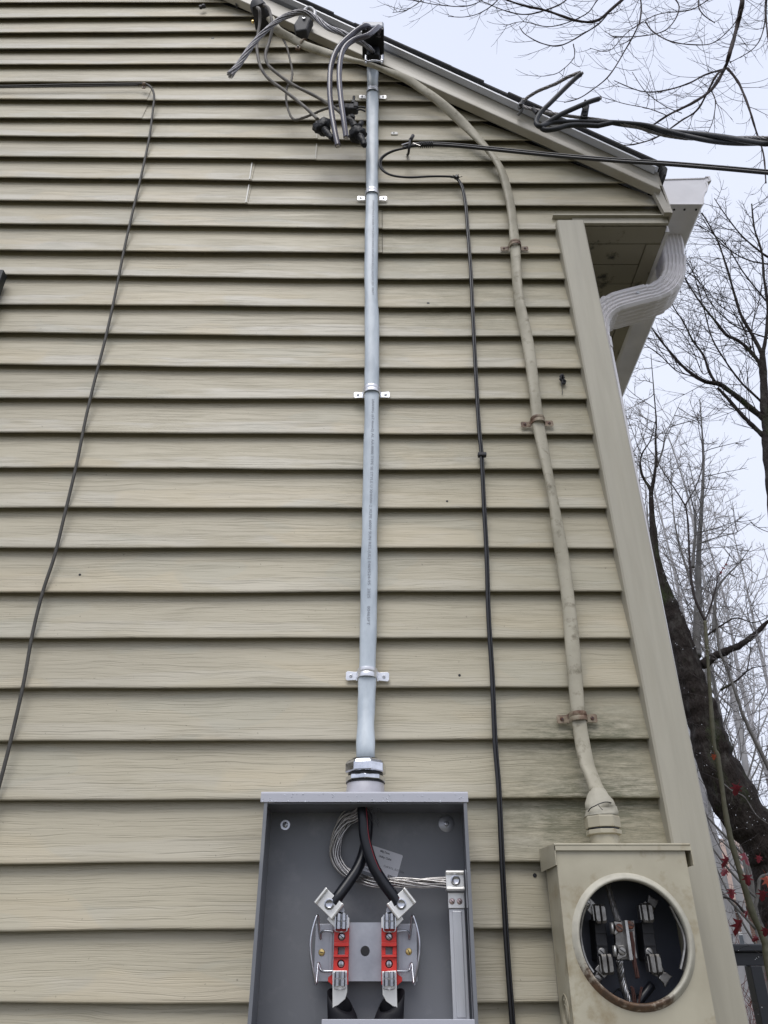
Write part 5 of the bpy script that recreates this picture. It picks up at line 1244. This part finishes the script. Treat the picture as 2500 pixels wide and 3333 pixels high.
def tl(pts, r0, r1, *a, **k): return _tl(pts, r0*.48, max(r1*.22, .003), *a, **k)
tl(T([(440, 420), (430, 375), (385, 300), (370, 220), (385, 150), (440, 60), (470, -60)], YT), .05, .02, M_BARK)
tl(T([(440, 420), (458, 330), (475, 200), (470, 60), (475, -60), (460, -250), (440, -500)], YT), .055, .02, M_BARK)
tl(T([(480, 240), (520, 120), (530, 50), (560, -20), (640, -200)], YT), .03, .012)
tl(T([(735, 1480), (742, 1300), (752, 1120), (748, 950), (755, 780), (765, 620), (778, 400), (785, 200), (775, 0), (760, -200)], YT), .115, .03)
tl(T([(715, 900), (722, 780), (730, 650), (720, 520), (690, 380)], YT-.1), .05, .015)
tl(T([(770, 1540), (860, 1480), (950, 1440), (1020, 1410), (1100, 1355), (1160, 1300), (1215, 1250), (1400, 1180)], YT), .11, .07, M_BARK)
tl(T([(850, 1320), (860, 1180), (870, 1050), (930, 960), (1010, 880), (1100, 760)], YT), .05, .015)
tl(T([(900, 1700), (1000, 1640), (1100, 1560), (1240, 1540)], YT-.3), .03, .012, M_BARK)
tl(T([(800, 1350), (900, 1280), (1000, 1230), (1120, 1260), (1250, 1200)], YT-.3), .025, .01, M_BARK)
tl(T([(760, 740), (850, 710), (920, 690), (1000, 670), (1100, 600)], YT-.4), .02, .008)
part(qt, 'twigs', M_TWIG2, big, kind='stuff')
# ---- tree at the right edge with limbs reaching up to the left
YR = 5.0
rgt = thing('bare_tree', 'dark bare tree at the right edge with long limbs fanning up to the left', 'tree', (U(2620, 3300, YR).x, YR, 0))
tr_ = K([(1440, 2600), (1400, 2300), (1378, 2000), (1360, 1800), (1345, 1550), (1335, 1350), (1330, 1230)], YR)
tr_ = [Vector((U(2640, 3300, YR).x, YR, 0)), U(2600, 2600, YR), U(2545, 2000, YR)]+tr_
limb('trunk', tr_, .085, .032, M_BARK, rgt, 12)
qr = MB(); FL = VY
for pts, r0, r1 in (([(1345, 1380), (1300, 1320), (1200, 1200), (1105, 1125), (1010, 1080), (930, 980), (840, 870), (740, 740), (650, 590), (600, 480)], .045, .012),
                    ([(1365, 1850), (1230, 1740), (1060, 1600), (940, 1520), (820, 1498), (700, 1430), (600, 1345), (500, 1230), (400, 1105), (340, 1020), (280, 930)], .062, .012),
                    ([(1378, 2020), (1280, 1930), (1150, 1800), (1020, 1650), (930, 1555)], .050, .03),
                    ([(900, 1495), (850, 1400), (800, 1260), (700, 1120), (620, 960), (535, 830), (480, 700)], .032, .010),
                    ([(800, 1500), (700, 1450), (560, 1400), (400, 1250), (290, 1175)], .014, .007),
                    ([(1330, 1250), (1230, 1060), (1140, 900), (1085, 730), (1020, 500), (940, 260), (870, 120), (790, -20)], .040, .012),
                    ([(1330, 1250), (1370, 1050), (1378, 800), (1345, 560), (1325, 330), (1260, 120), (1235, -100)], .040, .018),
                    ([(1390, 800), (1290, 680), (1150, 500), (1020, 290), (880, 165), (740, 85)], .020, .008),
                    ([(1345, 1700), (1240, 1600), (1150, 1515), (1010, 1330), (880, 1110), (810, 860), (740, 620), (680, 400)], .026, .008),
                    ([(1400, 445), (1220, 410), (1060, 330), (920, 210), (800, 40)], .018, .008),
                    ([(1400, 390), (1320, 335), (1150, 190), (1000, 0), (900, -150)], .026, .010),
                    ([(1390, 1110), (1210, 1050), (1110, 1010), (1000, 930), (860, 780), (760, 560), (680, 500)], .016, .006),
                    ([(1350, 1790), (1200, 1730), (1100, 1760), (980, 1700)], .010, .004),
                    ([(1230, 1200), (1130, 950), (960, 820), (800, 640), (650, 500)], .012, .005),
                    ([(1335, 1450), (1250, 1200), (1240, 1000), (1290, 820), (1330, 600)], .016, .006),
                    ([(860, 1400), (790, 1420), (700, 1200), (600, 1050), (440, 920)], .010, .004)):
    y_ = YR+rt.uniform(-.3, .3)
    L_ = limb('branch', K(pts, YR), r0*.58, max(r1*.5, .004), M_BARK, rgt, 7); twigs_along(qr, L_, .105, .72, .0048, 2, .12, kids=3, flat=FL, side=.8, fwd=.7)
part(qr, 'twigs', M_TWIG, rgt, kind='stuff')
# ---- overhead maple boughs, drooping with upturned tips
YO = 3.2
ovh = thing('bare_tree', 'bare maple boughs hanging into the top right corner with upcurled twigs', 'tree', (9.0, 4.5, 0))
def O(pts): return [U(1200+p[0]/1.276, p[1]/1.276, YO+(p[2] if len(p) > 2 else 0)) for p in pts]
root = [Vector((9.0, 4.5, 0)), Vector((9.0, 4.6, 3)), Vector((8.7, 4.6, 6)), Vector((8.0, 4.2, 9)), Vector((6.5, 3.8, 11.5))]
limb('trunk', root, .30, .14, M_BARK, ovh, 12)
top = U(1200+1600/1.276, -260, YO)
limb('branch', [root[-1], Vector((5.3, 3.5, 12.3)), top], .12, .05, M_BARK, ovh)
qo = MB()
OB = (([(1600, -330), (1570, -120), (1553, 0), (1530, 110), (1500, 220), (1478, 285), (1425, 370), (1350, 425), (1250, 475), (1180, 520)], .042, .008),
      ([(1478, 285), (1440, 320), (1370, 450), (1300, 500), (1200, 568), (1110, 598), (1060, 603)], .016, .005),
      ([(1490, 283), (1400, 310), (1320, 350), (1220, 377), (1130, 378), (1020, 335)], .014, .004),
      ([(1180, -260), (1130, -80), (1132, 40), (1118, 110), (1070, 200), (1000, 312), (930, 372), (870, 410), (812, 425)], .014, .004),
      ([(1250, -250), (1120, -70), (1000, 45), (940, 88), (860, 85), (740, 45), (640, 22), (550, -10), (440, -60)], .024, .008),
      ([(1005, 40), (960, 95), (900, 135), (800, 188), (720, 180), (650, 142), (626, 110)], .012, .004),
      ([(850, 182), (852, 240), (790, 300), (728, 316)], .007, .003),
      ([(900, -100), (820, 0), (740, 40), (650, 60), (560, 42), (470, 5), (360, -30)], .012, .004),
      ([(620, -120), (540, -5), (470, 50), (400, 70), (330, 68)], .009, .003),
      ([(300, -100), (225, -5), (160, 40), (100, 52)], .008, .003),
      ([(560, -60), (430, 20), (290, 20), (150, -10), (60, -40)], .008, .003),
      ([(1150, 90), (1180, 130), (1250, 170), (1340, 185), (1430, 178), (1510, 110), (1545, 40)], .010, .004),
      ([(1390, -160), (1370, 0), (1385, 55), (1438, 95)], .010, .005), ([(1660, -200), (1650, 0), (1640, 120), (1600, 200), (1500, 260)], .012, .004),
      ([(1492, 285), (1540, 350), (1580, 450), (1608, 540), (1640, 640), (1650, 760)], .018, .006),
      ([(1700, -200), (1660, -60), (1650, 60), (1662, 180)], .018, .008),
      ([(1330, -200), (1250, -60), (1290, 30), (1240, 120), (1130, 150), (1010, 150)], .012, .004),
      ([(1420, 370), (1440, 420), (1430, 500), (1400, 570)], .008, .003), ([(1060, -80), (960, -10), (900, 60), (760, 110), (640, 90), (560, 110)], .010, .003),
      ([(1300, 470), (1230, 440), (1150, 380), (1095, 300)], .006, .003), ([(1240, 480), (1160, 450), (1060, 430), (960, 400)], .006, .003),
      ([(1550, 0), (1450, -20), (1340, 40), (1200, 60), (1080, 130), (1000, 210), (920, 200)], .009, .003))
for pts, r0, r1 in OB:
    L_ = limb('branch', O([(a, b, rt.uniform(-.15, .15)) for a, b in pts]), r0*.85, r1*1.1, M_MAPLE, ovh, 7, 7, .1)
    twigs_along(qo, L_, .15, .55, .0036, 1, .42, kids=2, flat=FL, side=.75, fwd=.65, t0=.12)
part(qo, 'twigs', M_MAPLE, ovh, kind='stuff')
# ---- slender far trees, each a thing
def slim(x, y, h, r, m, tm, nb, label, seed, lean=0.0, L=1.0, st=.3, tw=.006):
    rt.seed(seed); t = thing('bare_tree', label, 'tree', (x, y, 0), 'bare trees behind the house')
    P_ = limb('trunk', [Vector((x+lean*k*h/6+rt.uniform(-.06, .06)*k*.5, y, h*k/6)) for k in range(7)], r, r*.04, m, t, 8)
    q = MB()
    for b in range(nb):
        f = .22+.76*(b/nb)**.8; p = P_[int(f*(len(P_)-1))]; a_ = rt.uniform(0, 6.28); ln = h*.30*(1.15-f)*rt.uniform(.7, 1.2)
        d = Vector((math.cos(a_), math.sin(a_)*.6, 1.1)).normalized(); pts = [p]; 
        for k in range(4): d = (d+Vector((rt.uniform(-.15, .15), rt.uniform(-.15, .15), .12))).normalized(); pts.append(pts[-1]+d*ln/4)
        B_ = limb('branch', pts, r*.32*(1.1-f), .006, m, t, 5, 3); twigs_along(q, B_, st, L, tw, 2, .12, kids=3)
    twigs_along(q, P_, st, L*.8, tw, 2, .12, kids=3, t0=.5)
    part(q, 'twigs', tm, t, kind='stuff'); return t
def XY(u, v, y): p = U(u, v, y); return p.x, y
M_FAR = mat('hazed_far_bark', (.38, .375, .385), .9, col2=(.28, .275, .28), sc1=3)  # bark paled to paint in the haze of distance
slim(*XY(2175, 2000, 13), 14, .13, M_FAR, M_TWIG3, 16, 'thin pale tree seen just right of the corner post, below the downspout', 31, .004, 1.1, .4, .011)
slim(*XY(2310, 2000, 15), 14.5, .13, M_FAR, M_TWIG3, 18, 'pale slender tree standing between the corner post and the dark right tree', 32, .006, 1.2, .42, .012)
slim(*XY(2440, 2000, 17), 13, .12, M_FAR, M_TWIG3, 14, 'pale slender tree farthest to the right behind the dark limbs', 33, .0, 1.2, .45, .013)
slim(*XY(2345, 2500, 11), 10.5, .09, M_BARK2, M_TWIG2, 14, 'grey young tree close behind the big leaning trunk', 34, .02, .9, .36, .009)
slim(*XY(2420, 2700, 9), 7.5, .08, M_BARK2, M_TWIG2, 14, 'grey shrubby tree low at the right edge above the fence', 35, .0, .9, .3, .007)
slim(*XY(2400, 2700, 13), 8.5, .08, M_BARK2, M_TWIG2, 14, 'grey low tree behind the red leaved sapling', 36, .01, 1.0, .34, .008)
slim(*XY(2215, 2000, 18), 17, .12, M_FAR, M_TWIG3, 20, 'faint pale tree farthest back, between the post and the dark limbs', 37, .0, 1.3, .45, .013)
slim(*XY(2370, 2000, 20), 17, .12, M_FAR, M_TWIG3, 20, 'faint pale tree far back under the fanning limbs', 38, -.004, 1.3, .45, .014)
# ---- sapling with the last red leaves, close behind the corner
rt.seed(50); YS = 1.9
sap = thing('sapling', 'young maple stem with a few red leaves beside the corner post', 'sapling', (U(2520, 3300, YS).x+.1, YS, 0))
def Cc(pts, y=YS): return [U(1700+p[0]/2.074, 2450+p[1]/2.074, y) for p in pts]
st_ = [Vector((U(2540, 3300, YS).x+.03, YS, 0)), U(2535, 3290, YS)]+Cc([(1640, 1290), (1560, 1100), (1500, 900), (1440, 700), (1385, 480), (1345, 200), (1318, 20)])+T([(856, 2080), (840, 1900), (824, 1650), (806, 1400), (795, 1250)], YS)
L1 = limb('stem', st_, .0165, .008, M_GREENBARK, sap, 8)
L2 = limb('branch', T([(795, 1250), (725, 1090), (702, 950), (692, 820), (682, 600), (665, 492)], YS), .0075, .0045, M_TWIG, sap, 7)
L3 = limb('branch', T([(665, 492), (600, 390), (520, 270), (470, 180), (400, 80), (350, -60)], YS), .004, .0015, M_TWIG, sap, 6)
L4 = limb('branch', T([(665, 492), (735, 370), (775, 240), (775, 100), (755, 0), (745, -120)], YS), .004, .0015, M_TWIG, sap, 6)
L5 = limb('branch', T([(795, 1250), (840, 1130), (870, 1010), (880, 960), (935, 870), (960, 800)], YS), .0055, .002, M_TWIG, sap, 6)
L6 = limb('branch', Cc([(1560, 1090), (1590, 960), (1605, 850), (1660, 820), (1720, 780)]), .0085, .005, M_BARK2, sap, 7)
L7 = limb('branch', [U(2620, 2760, YS), *T([(1200, 2190), (1110, 2010), (1040, 1860), (1015, 1780), (970, 1650), (930, 1540), (885, 1430), (870, 1250), (850, 1150)], YS)], .010, .004, M_BARK2, sap, 7)
L8 = limb('branch', Cc([(1500, 1080), (1450, 1020), (1400, 985), (1330, 970)]), .006, .003, M_TWIG, sap, 6)
L9 = limb('branch', Cc([(1345, 200), (1420, 260), (1500, 300), (1580, 420), (1660, 480)]), .0035, .002, M_TWIG2, sap, 6)
q = MB()
for L_ in (L1, L2, L3, L4, L5, L7, L9): twigs_along(q, L_, .055, .30, .0013, 1, .04, kids=3, t0=.12, side=1, fwd=.3)
part(q, 'twigs', M_TWIG, sap, kind='stuff')
qd = MB(); ri = random.Random(77)
tv = [v for v in q.v]
for i in range(420):
    p = ri.choice(tv); r = ri.uniform(.0012, .0026); qd.lathe([(r*.3, -r), (r*.9, -r*.5), (r, 0), (r*.6, r*.7), (r*.1, r)], p-Vector((0, 0, r)), sides=7)
part(qd, 'water_drops', M_DROP, sap, smooth_=True, kind='stuff')
def leafm(name, col, col2):
    m, t, b = new_mat(name); pos = N(t, 'ShaderNodeNewGeometry').outputs['Position']
    t.links.new(mixc(t, ramp(t, noise(t, pos, 45, 3), .35, .65), col, col2), b.inputs['Base Color']); b.inputs['Roughness'].default_value = .45
    return m
M_LEAF = leafm('red_leaf', (.19, .010, .024), (.10, .006, .014)); M_LEAF2 = leafm('orange_leaf', (.36, .075, .03), (.28, .05, .03))
def leaf(c, s_, m, ang, parent=sap):
    pts = []
    for k in range(7):
        a_ = R(-90-18+k*36) if False else R(-110+k*36.6-70)
    lob = [(0, .12), (-.22, .05), (-.62, .12), (-.30, -.22), (-.75, -.50), (-.28, -.48), (-.32, -.85), (0, -1.15), (.30, -.85), (.28, -.46), (.72, -.48), (.30, -.20), (.62, .14), (.22, .06)]
    Mx = Matrix.Translation(c) @ Matrix.Rotation(ang, 4, 'Y') @ Matrix.Rotation(ri.uniform(-.7, .7), 4, 'Z') @ Matrix.Rotation(ri.uniform(-.3, .5), 4, 'X')
    vs = [Mx @ Vector((0, 0, 0))]+[Mx @ Vector((x*s_, abs(x)*s_*.45+z*z*s_*.2, z*s_)) for x, z in lob]+[Mx @ Vector((0, 0, .12*s_)), Mx @ Vector((0, 0, .7*s_))]
    q = MB(); q.add(vs, [(0, i+1, (i+1) % 14+1) for i in range(14)]); thin(q, [vs[1], Mx @ Vector((.1*s_, .0, .4*s_)), Mx @ Vector((.05*s_, 0, .75*s_))], .0008, .0006)
    return part(q, 'leaf', m, parent)
for x, y, s_, m, a_ in ((1455, 225, .034, 0, .3), (1502, 680, .036, 0, -.2), (1392, 715, .036, 0, .5), (1515, 830, .030, 0, .1), (1378, 790, .024, 0, .8), (1650, 840, .034, 1, -.3), (1412, 925, .026, 0, .1),
                        (1628, 940, .030, 0, .3), (1478, 1140, .048, 0, 0), (1640, 1190, .024, 0, .4), (1295, 15, .017, 1, .2), (1520, 1075, .018, 0, .3), (1590, 1250, .02, 0, 1), (1600, 700, .02, 0, .4)):
    leaf(U(1700+x/2.074, 2450+y/2.074, YS-.12), s_*1.15, (M_LEAF, M_LEAF2)[m], a_)
for x, y, s_ in ((905, 935, .014), (925, 905, .016), (940, 880, .012)): leaf(U(1900+x/2.0117, 1400+y/2.0117, YS-.03), s_, M_LEAF, 2.2)
# ---- dark railing beyond the corner
YF = 2.4
M_FEN = mat('black_fence_metal', (.016, .018, .024), .45, spec=.5)
fe = thing('metal_railing', 'black metal railing low in the right corner beyond the house', 'railing', (U(2440, 3200, YF).x, YF, 0))
zt = U(2450, 3073, YF).z; xl = U(2395, 3073, YF).x; xr = xl+3.2
q = MB(); q.box(xl-.15, xr, YF-.045, YF+.045, zt-.032, zt); part(q, 'top_rail', M_FEN, fe, bevel=.006)
q = MB(); q.box(xl-.15, xr, YF-.02, YF+.02, zt-.085, zt-.0325); part(q, 'rail', M_FEN, fe, bevel=.003)
q = MB(); q.box(xl-.15, xr, YF-.02, YF+.02, .12, .165); part(q, 'rail', M_FEN, fe, bevel=.003)
xp = U(2450, 3140, YF).x
for i in range(3):
    q = MB(); q.box(xp-.026+i*1.5, xp+.026+i*1.5, YF-.035, YF+.035, 0, zt-.0855); part(q, 'post', M_FEN, fe, bevel=.003)
for i in range(30):
    x = xp+.115+i*.105
    if abs((x-xp) % 1.5) < .05 or abs((x-xp) % 1.5-1.5) < .05: continue
    q = MB(); q.box(x-.008, x+.008, YF-.008, YF+.008, .1655, zt-.0855); part(q, 'baluster', M_FEN, fe)
# ---- brick house and evergreens beyond
M_BRICK, t_, b_ = new_mat('far_brick'); bt = N(t_, 'ShaderNodeTexBrick'); bt.inputs['Color1'].default_value = (.15, .075, .055, 1); bt.inputs['Color2'].default_value = (.20, .11, .08, 1); bt.inputs['Mortar'].default_value = (.24, .22, .2, 1)
bt.inputs['Scale'].default_value = 5; pos_ = N(t_, 'ShaderNodeNewGeometry').outputs['Position']; mp_ = N(t_, 'ShaderNodeMapping'); mp_.inputs['Rotation'].default_value = (R(90), 0, 0); t_.links.new(pos_, mp_.inputs['Vector']); t_.links.new(mp_.outputs[0], bt.inputs['Vector']); t_.links.new(bt.outputs[0], b_.inputs['Base Color']); b_.inputs['Roughness'].default_value = .85
fh = thing('house', 'distant brick house with white windows seen through twigs above the railing', 'house', (15, 27, 0))
YH = 26
q = MB(); q.prism([(9.5, 0), (22, 0), (22, 3.4), (15.5, 3.5), (9.5, 3.4)], YH, YH+7); part(q, 'wall', M_BRICK, fh)
q = MB(); q.add([Vector(p) for p in ((9, YH-.4, 3.3), (22.5, YH-.4, 3.3), (22.5, YH+3.5, 5.6), (9, YH+3.5, 5.6), (9, YH-.4, 3.5), (22.5, YH-.4, 3.5), (22.5, YH+3.5, 5.8), (9, YH+3.5, 5.8), (22.5, YH+7.4, 3.3), (9, YH+7.4, 3.3))], [(0, 1, 2, 3), (4, 7, 6, 5), (0, 4, 5, 1), (7, 9, 8, 6), (3, 2, 8, 9), (0, 3, 7, 4), (1, 5, 6, 2)]); part(q, 'roof', mat('far_roof', (.33, .24, .20), .9, col2=(.25, .19, .16), sc1=3), fh)
M_WHT = mat('white_frame', (.7, .7, .7), .5); M_GLS = mat('window_glass', (.05, .06, .07), .1, spec=.8)
for x in (10.9, 12.6, 14.6, 17.2, 19.8):
    q = MB(); q.box(x-.5, x+.5, YH-.06, YH+.02, 1.0, 2.6); wf = part(q, 'window', M_WHT, fh)
    for dx in (-.23, .23):
        for dz in (1.42, 2.18): q = MB(); q.box(x+dx-.19, x+dx+.19, YH-.07, YH-.0605, dz-.33, dz+.33); part(q, 'pane', M_GLS, wf)
M_NEED = mat('evergreen_needles', (.035, .065, .035), .8, col2=(.06, .09, .055), sc1=2)
def conifer(x, y, h, r, label):
    t = thing('evergreen_tree', label, 'tree', (x, y, 0), 'evergreens beyond the railing'); rc_ = random.Random(int(x*10))
    q = MB(); thin(q, [Vector((x, y, 0)), Vector((x, y, h))], .16, .03, 6); part(q, 'trunk', M_BARK, t)
    q = MB()
    for k in range(4200):
        f = rc_.random()**.7; z = h*(.08+.92*(1-f)); R_ = r*f*rc_.uniform(.35, 1)*(1+.25*math.sin(z*7)); a_ = rc_.uniform(0, 6.28)
        p = Vector((x+R_*math.cos(a_), y+R_*math.sin(a_), z-R_*.15)); d = Vector((math.cos(a_), math.sin(a_), -.25)).normalized(); s_ = Vector((-math.sin(a_), math.cos(a_), rc_.uniform(-.5, .5))).normalized(); l = rc_.uniform(.12, .32)
        q.add([p-s_*.05, p+s_*.05, p+d*l+s_*.02, p+d*l*.9-s_*.05], [(0, 1, 2, 3)])
    part(q, 'foliage', M_NEED, t, kind='stuff')
conifer(17.2, 33, 8, 2.2, 'dark evergreen behind the brick house, nearest the corner post')
conifer(20.5, 32, 9.5, 2.6, 'dark evergreen behind the brick house, at the right edge')
# ---- reddish shrubs and dead stalks beyond the railing
M_RTW = mat('red_brown_twig', (.14, .045, .040), .8, col2=(.09, .05, .045), sc1=20)
for (u, y, lb) in ((2475, 4.2, 'tangle of dark red stalks just behind the black railing'), (2440, 7.5, 'farther red brown shrub past the black railing')):
    p = U(u, 3200, y); t = thing('shrub', lb, 'shrub', (p.x, y, 0)); q = MB(); rt.seed(u)
    for k in range(70):
        a_ = rt.uniform(0, 6.28); sprout(q, Vector((p.x+rt.uniform(-.5, .5), y+rt.uniform(-.3, .3), 0)), Vector((math.cos(a_)*.35, math.sin(a_)*.35, 1)), rt.uniform(1.0, 1.75), .005, 1, .02, 4)
    part(q, 'stalks', M_RTW, t, kind='stuff')
# ---- far wood closing the horizon
rt.seed(90); q = MB()
for k in range(80):
    a_ = rt.uniform(-1.35, 1.35); dd = rt.uniform(48, 75); x, y = dd*math.sin(a_), dd*math.cos(a_); h = rt.uniform(6, 12)
    thin(q, [Vector((x, y, 0)), Vector((x+rt.uniform(-.4, .4), y, h*.5)), Vector((x+rt.uniform(-.6, .6), y, h))], .16, .03, 4)
    for b in range(9):
        f = rt.uniform(.2, .95); sprout(q, Vector((x, y, h*f)), Vector((rt.uniform(-1, 1), 0, .8)), h*.3*(1.1-f)+.5, .035, 1, .1, 4)
w_ = part(q, 'distant_wood', M_TWIG3); tag(w_, 'pale grey leafless wood along the horizon', 'wood', kind='stuff')
